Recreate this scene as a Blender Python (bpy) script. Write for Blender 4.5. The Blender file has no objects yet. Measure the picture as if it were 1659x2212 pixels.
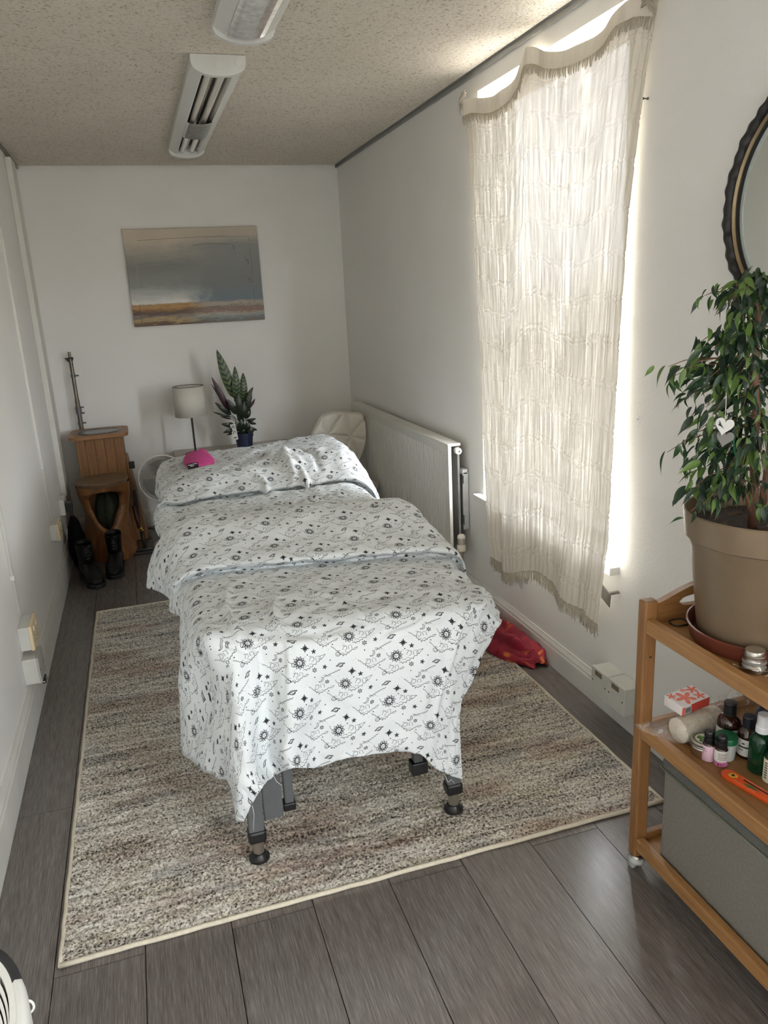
import bpy, bmesh, math, random
import numpy as np
from mathutils import Vector, Matrix, noise as mnoise

# ------------------------------------------------------------------ camera
C = bpy.context.scene.collection
SC = bpy.context.scene
FOC, W, H_IM = 1669.85, 1659, 2212
YAW, PITCH, ROLL, CZ = 0.2945, 0.2753, -0.0520, 1.5
_ca, _sa, _cb, _sb, _cc, _sn = (math.cos(YAW), math.sin(YAW), math.cos(PITCH), math.sin(PITCH), math.cos(ROLL), math.sin(ROLL))
_r = Vector((_ca, -_sa, 0)); _f0 = Vector((_sa, _ca, 0)); _u0 = Vector((0, 0, 1))
CF = _cb * _f0 - _sb * _u0; _u = _cb * _u0 + _sb * _f0
CR = _cc * _r + _sn * _u; CU = _cc * _u - _sn * _r
CPOS = Vector((0, 0, CZ))
cam_d = bpy.data.cameras.new('camera'); cam = bpy.data.objects.new('camera', cam_d); C.objects.link(cam)
cam_d.sensor_fit = 'VERTICAL'; cam_d.sensor_height = 24; cam_d.lens = FOC / H_IM * 24; cam_d.clip_start = 0.02
M = Matrix((CR, CU, -CF)).transposed().to_4x4(); M.translation = CPOS
cam.matrix_world = M
SC.camera = cam
# ------------------------------------------------------------------ sky, light, exposure
SC.view_settings.view_transform = 'Standard'; SC.view_settings.look = 'None'
SC.view_settings.gamma = 1; SC.view_settings.use_curve_mapping = False
SC.view_settings.exposure = 0.0
wd = bpy.data.worlds.new('overcast_sky'); SC.world = wd; wd.use_nodes = True
bg = wd.node_tree.nodes['Background']
_wt = wd.node_tree; _tc = _wt.nodes.new('ShaderNodeTexCoord'); _sx = _wt.nodes.new('ShaderNodeSeparateXYZ'); _wt.links.new(_tc.outputs['Generated'], _sx.inputs[0])
_rp = _wt.nodes.new('ShaderNodeValToRGB'); _mr = _wt.nodes.new('ShaderNodeMapRange'); _mr.inputs[1].default_value = -1; _mr.inputs[2].default_value = 1
_wt.links.new(_sx.outputs[2], _mr.inputs[0]); _wt.links.new(_mr.outputs[0], _rp.inputs[0]); _e = _rp.color_ramp.elements
_e[0].position = .49; _e[0].color = (.34, .32, .29, 1); _e[1].position = .52; _e[1].color = (.90, .95, 1.0, 1)   # street below the horizon, bright overcast above
_wt.links.new(_rp.outputs[0], bg.inputs[0]); bg.inputs[1].default_value = 53.0
G2 = .74                                              # tint that dims light from the added second window (per face)
SC.cycles.max_bounces = 10; SC.cycles.diffuse_bounces = 6; SC.cycles.transparent_max_bounces = 12
SC.cycles.sample_clamp_indirect = 6; SC.cycles.use_denoising = True; SC.cycles.caustics_refractive = False; SC.cycles.caustics_reflective = False

LX, RX, DY, HZ = -0.5457, 1.4681, 5.5256, 2.3552     # left wall, right wall, back wall, ceiling
FY = -2.40                                           # wall behind the camera
WY0, WY1, WZ0, WZ1 = 2.165, 3.215, 0.565, 2.275       # window opening in the right wall
BY0, BY1, BZ0, BZ1 = -2.20, -0.45, 0.565, 2.275        # unseen, uncurtained second window, added behind the camera as fill light

def portal(name, loc, rot, sx, sy):
    l = bpy.data.lights.new(name, 'AREA'); l.shape = 'RECTANGLE'; l.size = sx; l.size_y = sy; l.energy = 1
    l.cycles.is_portal = True
    o = bpy.data.objects.new(name, l); C.objects.link(o); o.location = loc; o.rotation_euler = rot
    return o
portal('window_portal', (RX + .20, (WY0 + WY1) / 2, (WZ0 + WZ1) / 2), (0, math.radians(90), 0), WZ1 - WZ0 + .1, WY1 - WY0 + .1)
portal('window_portal', (RX + .20, (BY0 + BY1) / 2, (BZ0 + BZ1) / 2), (0, math.radians(90), 0), BZ1 - BZ0 + .1, BY1 - BY0 + .1)

# ------------------------------------------------------------------ helpers
R = random.Random(7)
def ray(px, py):
    return CF + CR * ((px - W / 2) / FOC) + CU * ((H_IM / 2 - py) / FOC)
def at(px, py, axis, val):                            # a picture point carried out to its real depth plane
    d = ray(px, py); t = (val - CPOS[axis]) / d[axis]
    return CPOS + d * t
def PY(px, py, y): return at(px, py, 1, y)
def PX(px, py, x): return at(px, py, 0, x)
def PZ(px, py, z): return at(px, py, 2, z)
def lin(c):
    return tuple(((v / 255) / 12.92 if v / 255 <= .04045 else ((v / 255 + .055) / 1.055) ** 2.4) for v in c)

class B:
    def __init__(s): s.v = []; s.f = []; s.uv = None
    def add(s, vs, fs):
        n = len(s.v); s.v += [tuple(p) for p in vs]; s.f += [tuple(i + n for i in f) for f in fs]; return s
    def box(s, x0, x1, y0, y1, z0, z1, mtx=None):
        vs = [Vector(p) for p in ((x0,y0,z0),(x1,y0,z0),(x1,y1,z0),(x0,y1,z0),(x0,y0,z1),(x1,y0,z1),(x1,y1,z1),(x0,y1,z1))]
        if mtx: vs = [mtx @ p for p in vs]
        return s.add(vs, [(0,3,2,1),(4,5,6,7),(0,1,5,4),(1,2,6,5),(2,3,7,6),(3,0,4,7)])
    def tube(s, pts, rad, n=10, cap=True, closed=False, sq=None):
        pts = [Vector(p) for p in pts]; m = len(pts)
        if not hasattr(rad, '__len__'): rad = [rad] * m
        up = None; rings = []
        for i, p in enumerate(pts):
            a = pts[(i - 1) % m] if (closed or i > 0) else p
            b = pts[(i + 1) % m] if (closed or i < m - 1) else p
            t = (b - a).normalized()
            if up is None: up = t.orthogonal().normalized()
            up = (up - t * up.dot(t)); up = up.normalized() if up.length > 1e-6 else t.orthogonal().normalized()
            w = t.cross(up)
            rings.append([p + (up * math.cos(2*math.pi*k/n) + w * math.sin(2*math.pi*k/n)) * rad[i] for k in range(n)])
        base = len(s.v)
        for r in rings: s.v += [tuple(p) for p in r]
        for i in range(m if closed else m - 1):
            j = (i + 1) % m
            for k in range(n):
                s.f.append((base+i*n+k, base+i*n+(k+1)%n, base+j*n+(k+1)%n, base+j*n+k))
        if cap and not closed:
            s.f.append(tuple(base + k for k in reversed(range(n)))); s.f.append(tuple(base+(m-1)*n+k for k in range(n)))
        return s
    def lathe(s, prof, c=(0,0,0), n=32, mtx=None, sx=1, sy=1, caps=True):
        base = len(s.v); c = Vector(c)
        for r, z in prof:
            for k in range(n):
                a = 2*math.pi*k/n; p = Vector((r*math.cos(a)*sx, r*math.sin(a)*sy, z))
                if mtx: p = mtx @ p
                s.v.append(tuple(p + c))
        m = len(prof)
        for i in range(m - 1):
            for k in range(n):
                s.f.append((base+i*n+k, base+i*n+(k+1)%n, base+(i+1)*n+(k+1)%n, base+(i+1)*n+k))
        if caps:
            if prof[0][0] > 1e-5: s.f.append(tuple(base+k for k in reversed(range(n))))
            if prof[-1][0] > 1e-5: s.f.append(tuple(base+(m-1)*n+k for k in range(n)))
        return s
    def prism(s, poly, d, mtx=None):                  # poly in local xy, extruded from z=0 to z=d
        n = len(poly); vs = [Vector((x, y, 0)) for x, y in poly] + [Vector((x, y, d)) for x, y in poly]
        if mtx: vs = [mtx @ p for p in vs]
        return s.add(vs, [tuple(reversed(range(n))), tuple(range(n, 2*n))] + [(i, (i+1)%n, n+(i+1)%n, n+i) for i in range(n)])
    def grid(s, fn, nu, nv):
        base = len(s.v)
        for j in range(nv + 1):
            for i in range(nu + 1): s.v.append(tuple(fn(i/nu, j/nv)))
        for j in range(nv):
            for i in range(nu):
                a = base + j*(nu+1) + i; s.f.append((a, a+1, a+nu+2, a+nu+1))
        return s
    def blob(s, c, rx, ry, rz, nu=16, nv=10, fn=None, mtx=None):
        base = len(s.v); c = Vector(c)
        for j in range(nv + 1):
            th = math.pi * j / nv
            for i in range(nu):
                ph = 2*math.pi*i/nu; p = Vector((math.sin(th)*math.cos(ph), math.sin(th)*math.sin(ph), -math.cos(th)))
                if fn: p = fn(p)
                p = Vector((p.x*rx, p.y*ry, p.z*rz))
                if mtx: p = mtx @ p
                s.v.append(tuple(p + c))
        for j in range(nv):
            for i in range(nu):
                s.f.append((base+j*nu+i, base+j*nu+(i+1)%nu, base+(j+1)*nu+(i+1)%nu, base+(j+1)*nu+i))
        return s

MW = {}
def tag(o, label=None, cat=None, group=None, kind=None):
    if label: o['label'] = label
    if cat: o['category'] = cat
    if group: o['group'] = group
    if kind: o['kind'] = kind
    return o
def thing(name, label, cat, loc=(0,0,0), rz=0, group=None):
    o = bpy.data.objects.new(name, None); C.objects.link(o); o.empty_display_size = .05
    o.location = loc; o.rotation_euler = (0, 0, rz); MW[o.name] = Matrix.Translation(loc) @ Matrix.Rotation(rz, 4, 'Z')
    return tag(o, label, cat, group)
def mk(name, b, mat, parent=None, smooth=False, bevel=0, local=False, solid=0, label=None, seg=2, uv=None, auto=None, sub=0):
    me = bpy.data.meshes.new(name)
    vs = np.array(b.v, dtype=float).reshape(-1, 3)
    if parent is not None and not local:
        mi = np.array(MW[parent.name].inverted()); vs = vs @ mi[:3, :3].T + mi[:3, 3]
        org = Vector((0, 0, 0))
    elif parent is not None: org = Vector((0, 0, 0))
    else:
        lo, hi = vs.min(0), vs.max(0); org = Vector(((lo[0]+hi[0])/2, (lo[1]+hi[1])/2, lo[2])); vs = vs - np.array(org)
    me.from_pydata([tuple(p) for p in vs], [], b.f); me.validate(verbose=False)
    for m in (mat if isinstance(mat, (list, tuple)) else [mat]): me.materials.append(m)
    if uv is not None:
        l = me.uv_layers.new(name='UVMap'); li = np.zeros(len(me.loops), dtype=int); me.loops.foreach_get('vertex_index', li)
        l.data.foreach_set('uv', np.array(uv)[li].ravel())
    if smooth: me.polygons.foreach_set('use_smooth', [True] * len(me.polygons))
    me.update()
    o = bpy.data.objects.new(name, me); C.objects.link(o); o.location = org
    if parent is not None:
        o.parent = parent; MW[o.name] = MW[parent.name]
    else: MW[o.name] = Matrix.Translation(org)
    if smooth and auto is not None: me.set_sharp_from_angle(angle=math.radians(auto))
    if solid:
        m = o.modifiers.new('solid', 'SOLIDIFY'); m.thickness = solid; m.offset = 0
    if bevel:
        m = o.modifiers.new('bevel', 'BEVEL'); m.width = bevel; m.segments = seg; m.limit_method = 'ANGLE'; m.angle_limit = math.radians(40)
    if sub:
        m = o.modifiers.new('sub', 'SUBSURF'); m.levels = sub; m.render_levels = sub
    if label: o['label'] = label
    return o
def part(o, parent):                                   # parent for a sub-part: same space as its part
    MW[o.name] = MW[parent.name]; return o
def struct(name, b, mat, **k):
    o = mk(name, b, mat, **k)
    if o.parent is None: o['kind'] = 'structure'
    return o
def copy_tree(o, parent=None):
    c = o.copy(); C.objects.link(c)
    if parent is not None: c.parent = parent
    for ch in list(o.children): copy_tree(ch, c)
    return c
def BX(*a): return B().box(*a)

# ------------------------------------------------------------------ materials
def nt(name):
    m = bpy.data.materials.new(name); m.use_nodes = True; t = m.node_tree
    return m, t, t.nodes['Principled BSDF']
def nd(t, typ, **kw):
    n = t.nodes.new(typ)
    for k, v in kw.items():
        if k in n.inputs: n.inputs[k].default_value = v
        else: setattr(n, k, v)
    return n
def coords(t, scale=(1, 1, 1), kind='Object', rot=(0, 0, 0)):
    c = t.nodes.new('ShaderNodeTexCoord'); mp = t.nodes.new('ShaderNodeMapping')
    t.links.new(c.outputs[kind], mp.inputs[0]); mp.inputs['Scale'].default_value = scale; mp.inputs['Rotation'].default_value = rot
    return mp.outputs[0]
def ramp(t, fac, stops):
    r = t.nodes.new('ShaderNodeValToRGB'); e = r.color_ramp.elements
    e[0].position, e[0].color = stops[0][0], (*stops[0][1], 1); e[1].position, e[1].color = stops[-1][0], (*stops[-1][1], 1)
    for p, c in stops[1:-1]:
        x = e.new(p); x.color = (*c, 1)
    t.links.new(fac, r.inputs[0]); return r.outputs[0]
def bump(t, bs, h, strength=.3, dist=.002):
    b = nd(t, 'ShaderNodeBump', Strength=strength, Distance=dist); t.links.new(h, b.inputs['Height']); t.links.new(b.outputs[0], bs.inputs['Normal'])
def noise(t, vec, scale, detail=3, rough=.55, dist=0):
    n = nd(t, 'ShaderNodeTexNoise', Scale=scale, Detail=detail, Roughness=rough, Distortion=dist); t.links.new(vec, n.inputs['Vector']); return n.outputs['Fac']
def mix(t, f, a, b, typ='MIX'):
    n = t.nodes.new('ShaderNodeMix'); n.data_type = 'RGBA'; n.blend_type = typ
    for s, v in ((0, f), (6, a), (7, b)):
        if hasattr(v, 'is_output'): t.links.new(v, n.inputs[s])
        else: n.inputs[s].default_value = v if s == 0 else (*v, 1)
    return n.outputs[2]
def math_(t, op, a, b=0.0):
    n = t.nodes.new('ShaderNodeMath'); n.operation = op
    for i, v in enumerate((a, b)):
        if hasattr(v, 'is_output'): t.links.new(v, n.inputs[i])
        else: n.inputs[i].default_value = v
    return n.outputs[0]
_mc = {}
def pm(name, rgb, rough=.5, metal=0, var=.08, scale=30, bmp=0, bs=300, spec=.5, coat=0, stretch=(1,1,1), trans=0, ior=1.45):
    if name in _mc: return _mc[name]
    m, t, p = nt(name); c = lin(rgb); v = coords(t, stretch)
    f = noise(t, v, scale)
    d = tuple(x * (1 - var) for x in c); l = tuple(min(1, x * (1 + var)) for x in c)
    t.links.new(ramp(t, f, [(.3, d), (.7, l)]), p.inputs['Base Color'])
    p.inputs['Roughness'].default_value = rough; p.inputs['Metallic'].default_value = metal; p.inputs['Specular IOR Level'].default_value = spec
    if coat: p.inputs['Coat Weight'].default_value = coat; p.inputs['Coat Roughness'].default_value = .1
    if trans: p.inputs['Transmission Weight'].default_value = trans; p.inputs['IOR'].default_value = ior
    if bmp: bump(t, p, noise(t, v, bs, 4), bmp)
    _mc[name] = m; return m
def wood(name, dark, light, stretch=(30, 30, 1.5), rough=.45, scale=1.0, var=.35):
    if name in _mc: return _mc[name]
    m, t, p = nt(name); v = coords(t, stretch)
    f = noise(t, v, scale * 2, 6, .62, .6); f2 = noise(t, v, scale * 9, 3)
    col = ramp(t, f, [(.28, lin(dark)), (.72, lin(light))])
    col = mix(t, var, col, ramp(t, f2, [(.35, lin(dark)), (.65, lin(light))]))
    t.links.new(col, p.inputs['Base Color']); p.inputs['Roughness'].default_value = rough
    bump(t, p, f2, .12); _mc[name] = m; return m

m_wall, t, p = nt('white_wall_paint')
v = coords(t); t.links.new(ramp(t, noise(t, v, 1.6, 2), [(.3, lin((232, 231, 228))), (.7, lin((237, 236, 233)))]), p.inputs['Base Color'])
p.inputs['Roughness'].default_value = .62; bump(t, p, noise(t, v, 90, 5, .7), .35, .003)
m_ceil, t, p = nt('textured_ceiling_tile')
v = coords(t); oi = t.nodes.new('ShaderNodeObjectInfo')
n1 = noise(t, v, 88, 5, .74, .2); n2 = noise(t, v, 2.2, 2)
col = ramp(t, n1, [(.33, lin((128, 119, 104))), (.43, lin((240, 232, 218))), (.7, lin((252, 247, 237)))])  # crevice shade put into the colour, at the bump's low points
col = mix(t, .25, col, ramp(t, n2, [(.35, lin((224, 217, 204))), (.65, lin((250, 245, 236)))]), 'MULTIPLY')
t.links.new(col, p.inputs['Base Color']); p.inputs['Roughness'].default_value = .9; bump(t, p, n1, 1.0, .012)
m_white = pm('white_gloss_paint', (226, 225, 220), .35, var=.03)
m_trim = pm('white_trim_paint', (222, 221, 215), .42, var=.05, scale=8)
m_dark_gap = pm('dark_shadow_gap', (40, 42, 42), .8)
m_alu = pm('grey_metal_trim', (150, 152, 150), .4, .6)

# ------------------------------------------------------------------ room shell
T = .16
b = B()
for a in ((RX, RX+T, FY, BY0, 0, HZ+.02), (RX, RX+T, BY1, WY0, 0, HZ+.02), (RX, RX+T, BY0, BY1, 0, BZ0), (RX, RX+T, BY0, BY1, BZ1, HZ+.02), (RX, RX+T, WY1, DY, 0, HZ+.02), (RX, RX+T, WY0, WY1, 0, WZ0), (RX, RX+T, WY0, WY1, WZ1, HZ+.02)): b.box(*a)
struct('wall_right', b, m_wall)
struct('wall_left', BX(LX-.1, LX, FY, DY, 0, HZ+.02), m_wall)
struct('wall_back', BX(LX-.1, RX+T, DY, DY+.1, 0, HZ+.02), m_wall)
struct('wall_front', BX(LX-.1, RX+T, FY-.12, FY, 0, HZ+.02), m_wall)

# floor: laminate planks, each a piece of the floor
m_plank, t, p = nt('grey_oak_laminate')
oi = t.nodes.new('ShaderNodeObjectInfo'); tc = t.nodes.new('ShaderNodeTexCoord')
cx = t.nodes.new('ShaderNodeCombineXYZ'); off = math_(t, 'MULTIPLY', oi.outputs['Random'], 37.0); t.links.new(off, cx.inputs[0]); t.links.new(off, cx.inputs[1])
va = t.nodes.new('ShaderNodeVectorMath'); va.operation = 'ADD'; t.links.new(tc.outputs['Object'], va.inputs[0]); t.links.new(cx.outputs[0], va.inputs[1])
def mapped(sc):
    mp = t.nodes.new('ShaderNodeMapping'); mp.inputs['Scale'].default_value = sc; t.links.new(va.outputs[0], mp.inputs[0]); return mp.outputs[0]
g1 = noise(t, mapped((7, .8, 1)), 1.4, 4, .6, 1.2)
wv = nd(t, 'ShaderNodeTexWave', Scale=5.5, Distortion=9.0, Detail=3.0); wv.inputs['Detail Scale'].default_value = .8; wv.bands_direction = 'X'
t.links.new(mapped((1.6, .28, 1)), wv.inputs['Vector'])
g2 = noise(t, mapped((120, 3, 1)), 2.0, 4, .6); g3 = noise(t, mapped((330, 14, 1)), 1.0, 3, .65)
kn = noise(t, mapped((2.6, 1.6, 1)), 1.5, 2)
col = ramp(t, g1, [(.25, lin((92, 84, 80))), (.5, lin((112, 105, 101))), (.78, lin((128, 121, 117)))])
col = mix(t, .28, col, ramp(t, wv.outputs['Fac'], [(.1, lin((84, 77, 74))), (.8, lin((138, 131, 127)))]))
col = mix(t, .38, col, ramp(t, g2, [(.3, lin((80, 73, 70))), (.7, lin((140, 133, 129)))]))
col = mix(t, 1.0, col, ramp(t, kn, [(.2, (.45, .43, .42)), (.36, (.92, .92, .92)), (.6, (1, 1, 1))]), 'MULTIPLY')
col = mix(t, .45, col, ramp(t, g3, [(.36, lin((84, 77, 73))), (.5, lin((112, 105, 101))), (.66, lin((150, 144, 140)))]))
br = math_(t, 'ADD', math_(t, 'MULTIPLY', oi.outputs['Random'], .16), .80)
hs = t.nodes.new('ShaderNodeHueSaturation'); t.links.new(col, hs.inputs['Color']); t.links.new(br, hs.inputs['Value'])
t.links.new(hs.outputs[0], p.inputs['Base Color']); p.inputs['Roughness'].default_value = .27; p.inputs['Specular IOR Level'].default_value = .6
bump(t, p, g2, .08, .001)
fl = struct('floor', BX(LX-.1, RX+T, FY, DY, -.05, -.009), m_dark_gap)
PWID = .2077
col0 = .4601 - 5 * PWID
for i in range(11):
    xa, xb = col0 + i*PWID, col0 + (i+1)*PWID
    if i == 0: joints = [.95, 2.305, 3.636, 4.95]
    elif i % 2 == 1: joints = [.29, 1.63, 2.96, 4.30]
    else: joints = [.95, 2.30, 3.62, 4.96]
    ys = [FY] + joints + [DY]
    xa, xb = max(xa, LX), min(xb, RX)
    if xb - xa < .02: continue
    for y0, y1 in zip(ys[:-1], ys[1:]):
        bb = BX(xa+.0011, xb-.0011, y0+.0011, y1-.0011, -.009, 0)
        vs = np.array(bb.v); cn = vs.mean(0); cn[2] = 0; bb.v = [tuple(q - cn) for q in vs]
        o = mk('floor_plank', bb, m_plank, parent=fl, local=True); o.location = Vector(cn) - fl.location

# ceiling: textured tiles
ce = struct('ceiling', BX(LX-.1, RX+T, FY-.12, DY+.1, HZ+.016, HZ+.05), m_dark_gap)
TP = .3155; TL = .631
for i in range(8):
    xa, xb = -.6575 + i*TP, -.6575 + (i+1)*TP
    xa, xb = max(xa, LX+.012), min(xb, RX-.022)
    if xb - xa < .03: continue
    y = DY - .016; k = 0
    y1 = y
    first = TL * (.25 if i % 2 else .62)
    while y1 > FY:
        y0 = max(FY, y1 - (first if k == 0 else TL)); k += 1
        if y1 - y0 > .03:
            dz = R.uniform(-.0007, .0007); g = R.choice((.0001, .00015, .0002, .0006))
            bb = BX(xa+g, xb-g, y0+g, y1-g, HZ+dz, HZ+.016)
            mk('ceiling_tile', bb, m_ceil, parent=ce)
        y1 = y0
struct('trim_1', BX(RX-.012, RX, FY, DY, HZ-.018, HZ-.002), m_alu)
struct('trim_2', BX(LX, LX+.010, FY, DY, HZ-.016, HZ-.002), m_alu)

# skirting boards with a moulded top
def skirt(name, p0, p1, n, h):
    d = (Vector(p1) - Vector(p0)); prof = [(0, 0), (.015, 0), (.015, h*.70), (.012, h*.76), (.012, h*.82), (.006, h*.93), (.004, h), (0, h)]
    nn = Vector(n); bb = B()
    vs = []
    for q in (Vector(p0), Vector(p1)):
        vs += [q + nn*a + Vector((0, 0, z)) for a, z in prof]
    m = len(prof)
    bb.add(vs, [(i, (i+1) % m, m + (i+1) % m, m + i) for i in range(m)] + [tuple(reversed(range(m))), tuple(range(m, 2*m))])
    return struct(name, bb, m_trim)
skirt('baseboard_right', (RX, FY, 0), (RX, DY, 0), (-1, 0, 0), .115)
skirt('baseboard_left', (LX, FY, 0), (LX, DY, 0), (1, 0, 0), .155)
skirt('baseboard_back', (LX, DY, 0), (RX, DY, 0), (0, -1, 0), .12)

# window 1 (behind the curtain): reveal frame, sashes, panes, sill
m_glass, t, p = nt('window_glass')
t.nodes.remove(p); gl = t.nodes.new('ShaderNodeBsdfGlossy'); gl.inputs['Roughness'].default_value = .02
tr = t.nodes.new('ShaderNodeBsdfTransparent'); mx = t.nodes.new('ShaderNodeMixShader'); mx.inputs[0].default_value = .05
t.links.new(tr.outputs[0], mx.inputs[1]); t.links.new(gl.outputs[0], mx.inputs[2])
t.links.new(mx.outputs[0], t.nodes['Material Output'].inputs[0])
m_glass2 = m_glass.copy(); m_glass2.name = 'dimmed_window_glass'
for n_ in m_glass2.node_tree.nodes:
    if n_.type == 'BSDF_TRANSPARENT': n_.inputs[0].default_value = (G2, G2, G2, 1)      # tint dims the fill light, two faces each
def window(name, fx, sill=True):                        # fx(u along wall, d outward, z) -> world
    def bx(u0, u1, d0, d1, z0, z1):
        a, c = fx(u0, d0, z0), fx(u1, d1, z1)
        return (min(a[0], c[0]), max(a[0], c[0]), min(a[1], c[1]), max(a[1], c[1]), min(a[2], c[2]), max(a[2], c[2]))
    return bx
wb = window('', lambda u, d, z: (RX + d, u, z))
b = B(); fw = .045
for a in ((WY0, WY0+fw, .09, .15, WZ0, WZ1), (WY1-fw, WY1, .09, .15, WZ0, WZ1), (WY0+fw, WY1-fw, .09, .15, WZ0, WZ0+fw), (WY0+fw, WY1-fw, .09, .15, WZ1-fw, WZ1)): b.box(*wb(*a))
w1 = struct('window_1', b, m_white, bevel=.003)
zm = 1.30
mk('window_rail', BX(*wb(WY0+fw, WY1-fw, .092, .148, zm-.03, zm+.03)), m_white, parent=w1, bevel=.003)
mk('window_pane', BX(*wb(WY0+fw, WY1-fw, .118, .122, WZ0+fw, zm-.03)), m_glass, parent=w1)
mk('window_pane', BX(*wb(WY0+fw, WY1-fw, .118, .122, zm+.03, WZ1-fw)), m_glass, parent=w1)
mk('window_sill', B().box(RX-.038, RX, WY0-.04, WY1+.04, WZ0-.024, WZ0+.004).box(RX, RX+.089, WY0+.001, WY1-.001, WZ0+.0005, WZ0+.004), m_white, parent=w1, bevel=.004)
b = B()
for a in ((BY0, BY0+fw, .09, .15, BZ0, BZ1), (BY1-fw, BY1, .09, .15, BZ0, BZ1), (BY0+fw, BY1-fw, .09, .15, BZ0, BZ0+fw), (BY0+fw, BY1-fw, .09, .15, BZ1-fw, BZ1), (BY0+fw, BY1-fw, .092, .148, zm-.03, zm+.03)): b.box(*wb(*a))
w2 = struct('unseen_fill_window', b, m_white)  # added opening, out of view, lets sky light fill the room
mk('window_pane', BX(*wb(BY0+fw, BY1-fw, .118, .122, BZ0+fw, zm-.03)), m_glass2, parent=w2)
mk('window_pane', BX(*wb(BY0+fw, BY1-fw, .118, .122, zm+.03, BZ1-fw)), m_glass2, parent=w2)

# ------------------------------------------------------------------ rug
m_rug, t, p = nt('streaked_pile')
v = coords(t)
vs_ = coords(t, (1.6, 16, 1)); vm = coords(t, (5, 70, 1)); vp = coords(t, (1, 1, 1))
n1 = noise(t, vs_, 1.0, 4, .62, .4); n2 = noise(t, vm, 1.0, 3, .6, .2); sp = noise(t, vp, 135, 3, .7); pt1 = noise(t, coords(t, (1.5, 5, 1)), 1.3, 2); 
pt2 = noise(t, coords(t, (1.7, 6, 1), rot=(0, 0, 0)), 1.9, 2); pt3 = noise(t, coords(t, (1.4, 7, 1.0)), 2.7, 2)
base = math_(t, 'ADD', math_(t, 'ADD', math_(t, 'MULTIPLY', n1, .36), .07), math_(t, 'MULTIPLY', n2, .50))
base = math_(t, 'ADD', base, math_(t, 'MULTIPLY', math_(t, 'SUBTRACT', sp, .5), 1.4))
col = ramp(t, base, [(.27, lin((66, 61, 57))), (.39, lin((154, 147, 138))), (.50, lin((204, 198, 187))), (.66, lin((246, 242, 232)))])
col = mix(t, ramp(t, pt1, [(.50, (0,0,0)), (.64, (.65,.65,.65))]), col, mix(t, .6, col, lin((172, 112, 74)), 'MULTIPLY'))
col = mix(t, ramp(t, pt2, [(.53, (0,0,0)), (.66, (.6,.6,.6))]), col, mix(t, .55, col, lin((120, 136, 160)), 'MULTIPLY'))
col = mix(t, ramp(t, pt3, [(.52, (0,0,0)), (.64, (.5,.5,.5))]), col, mix(t, .5, col, lin((168, 160, 112)), 'MULTIPLY'))
t.links.new(col, p.inputs['Base Color']); p.inputs['Roughness'].default_value = .95; p.inputs['Specular IOR Level'].default_value = .1
bump(t, p, sp, .6, .004)
RGX0, RGX1, RGY0, RGY1 = -.357, 1.322, 1.658, 3.955
rug = thing('area_rug', 'streaked grey, brown and cream pile rug with cream bound edge under the draped table', 'rug', ((RGX0+RGX1)/2, (RGY0+RGY1)/2, 0))
nx, ny = 230, 300
gx, gy = np.meshgrid(np.linspace(RGX0+.004, RGX1-.004, nx), np.linspace(RGY0+.004, RGY1-.004, ny))
rg = np.random.default_rng(3); gz = .0085 + rg.uniform(-.0032, .0032, gx.shape)
jx = rg.uniform(-.0024, .0024, gx.shape); jy = rg.uniform(-.0024, .0024, gx.shape)
vv = np.stack([gx + jx, gy + jy, gz], -1).reshape(-1, 3)
I = np.arange(nx*ny).reshape(ny, nx)
b = B(); b.v = [tuple(q) for q in vv]; b.f = [tuple(q) for q in np.stack([I[:-1,:-1], I[:-1,1:], I[1:,1:], I[1:,:-1]], -1).reshape(-1, 4)]
mk('pile', b, m_rug, parent=rug, smooth=True)
mk('backing', BX(RGX0+.003, RGX1-.003, RGY0+.003, RGY1-.003, .0005, .004), pm('rug_backing', (190, 180, 160), .9), parent=rug)
m_bind = pm('cream_binding', (214, 205, 186), .85, var=.08, scale=120, bmp=.3, bs=500)
def wob(a, c, n):
    a, c = Vector(a), Vector(c); return [a.lerp(c, i/n) + Vector((R.uniform(-.0015,.0015), R.uniform(-.0015,.0015), 0)) for i in range(n+1)]
z = .0068
mk('binding', B().tube(wob((RGX0, RGY0, z), (RGX1, RGY0, z), 40), .0065, 8), m_bind, parent=rug, smooth=True)
mk('binding', B().tube(wob((RGX0, RGY1, z), (RGX1, RGY1, z), 40), .0065, 8), m_bind, parent=rug, smooth=True)
mk('binding', B().tube(wob((RGX0, RGY0-.006, z), (RGX0, RGY1, z), 50), .0055, 8), m_bind, parent=rug, smooth=True)
mk('binding', B().tube(wob((RGX1, RGY0, z), (RGX1, RGY1, z), 50), .0055, 8), m_bind, parent=rug, smooth=True)

# ------------------------------------------------------------------ massage table
m_leg = pm('grey_powder_coat', (104, 107, 109), .45, .3, var=.04)
m_blk = pm('black_plastic', (24, 25, 26), .4, var=.1)
m_chr = pm('brushed_steel', (176, 172, 164), .28, .95, var=.05)
m_vin = pm('black_vinyl', (40, 42, 46), .45, var=.1)
tb = thing('massage_table', 'folding massage table with grey metal legs hidden under the printed sheet', 'massage table', (.43, 2.85, .012))
b = BX(.10, .775, 1.87, 2.74, .595, .660); mk('cushion', b, m_vin, parent=tb, bevel=.02, seg=3)
mk('cushion', BX(.105, .775, 2.75, 3.98, .595, .660), m_vin, parent=tb, bevel=.02, seg=3)
b = B()
for a in ((.11, .14, 1.81, 3.96, .57, .594), (.74, .765, 1.81, 3.96, .57, .594), (.13, .74, 1.81, 1.84, .57, .594), (.13, .74, 3.93, 3.96, .57, .598)): b.box(*a)
mk('frame', b, m_leg, parent=tb)
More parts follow.
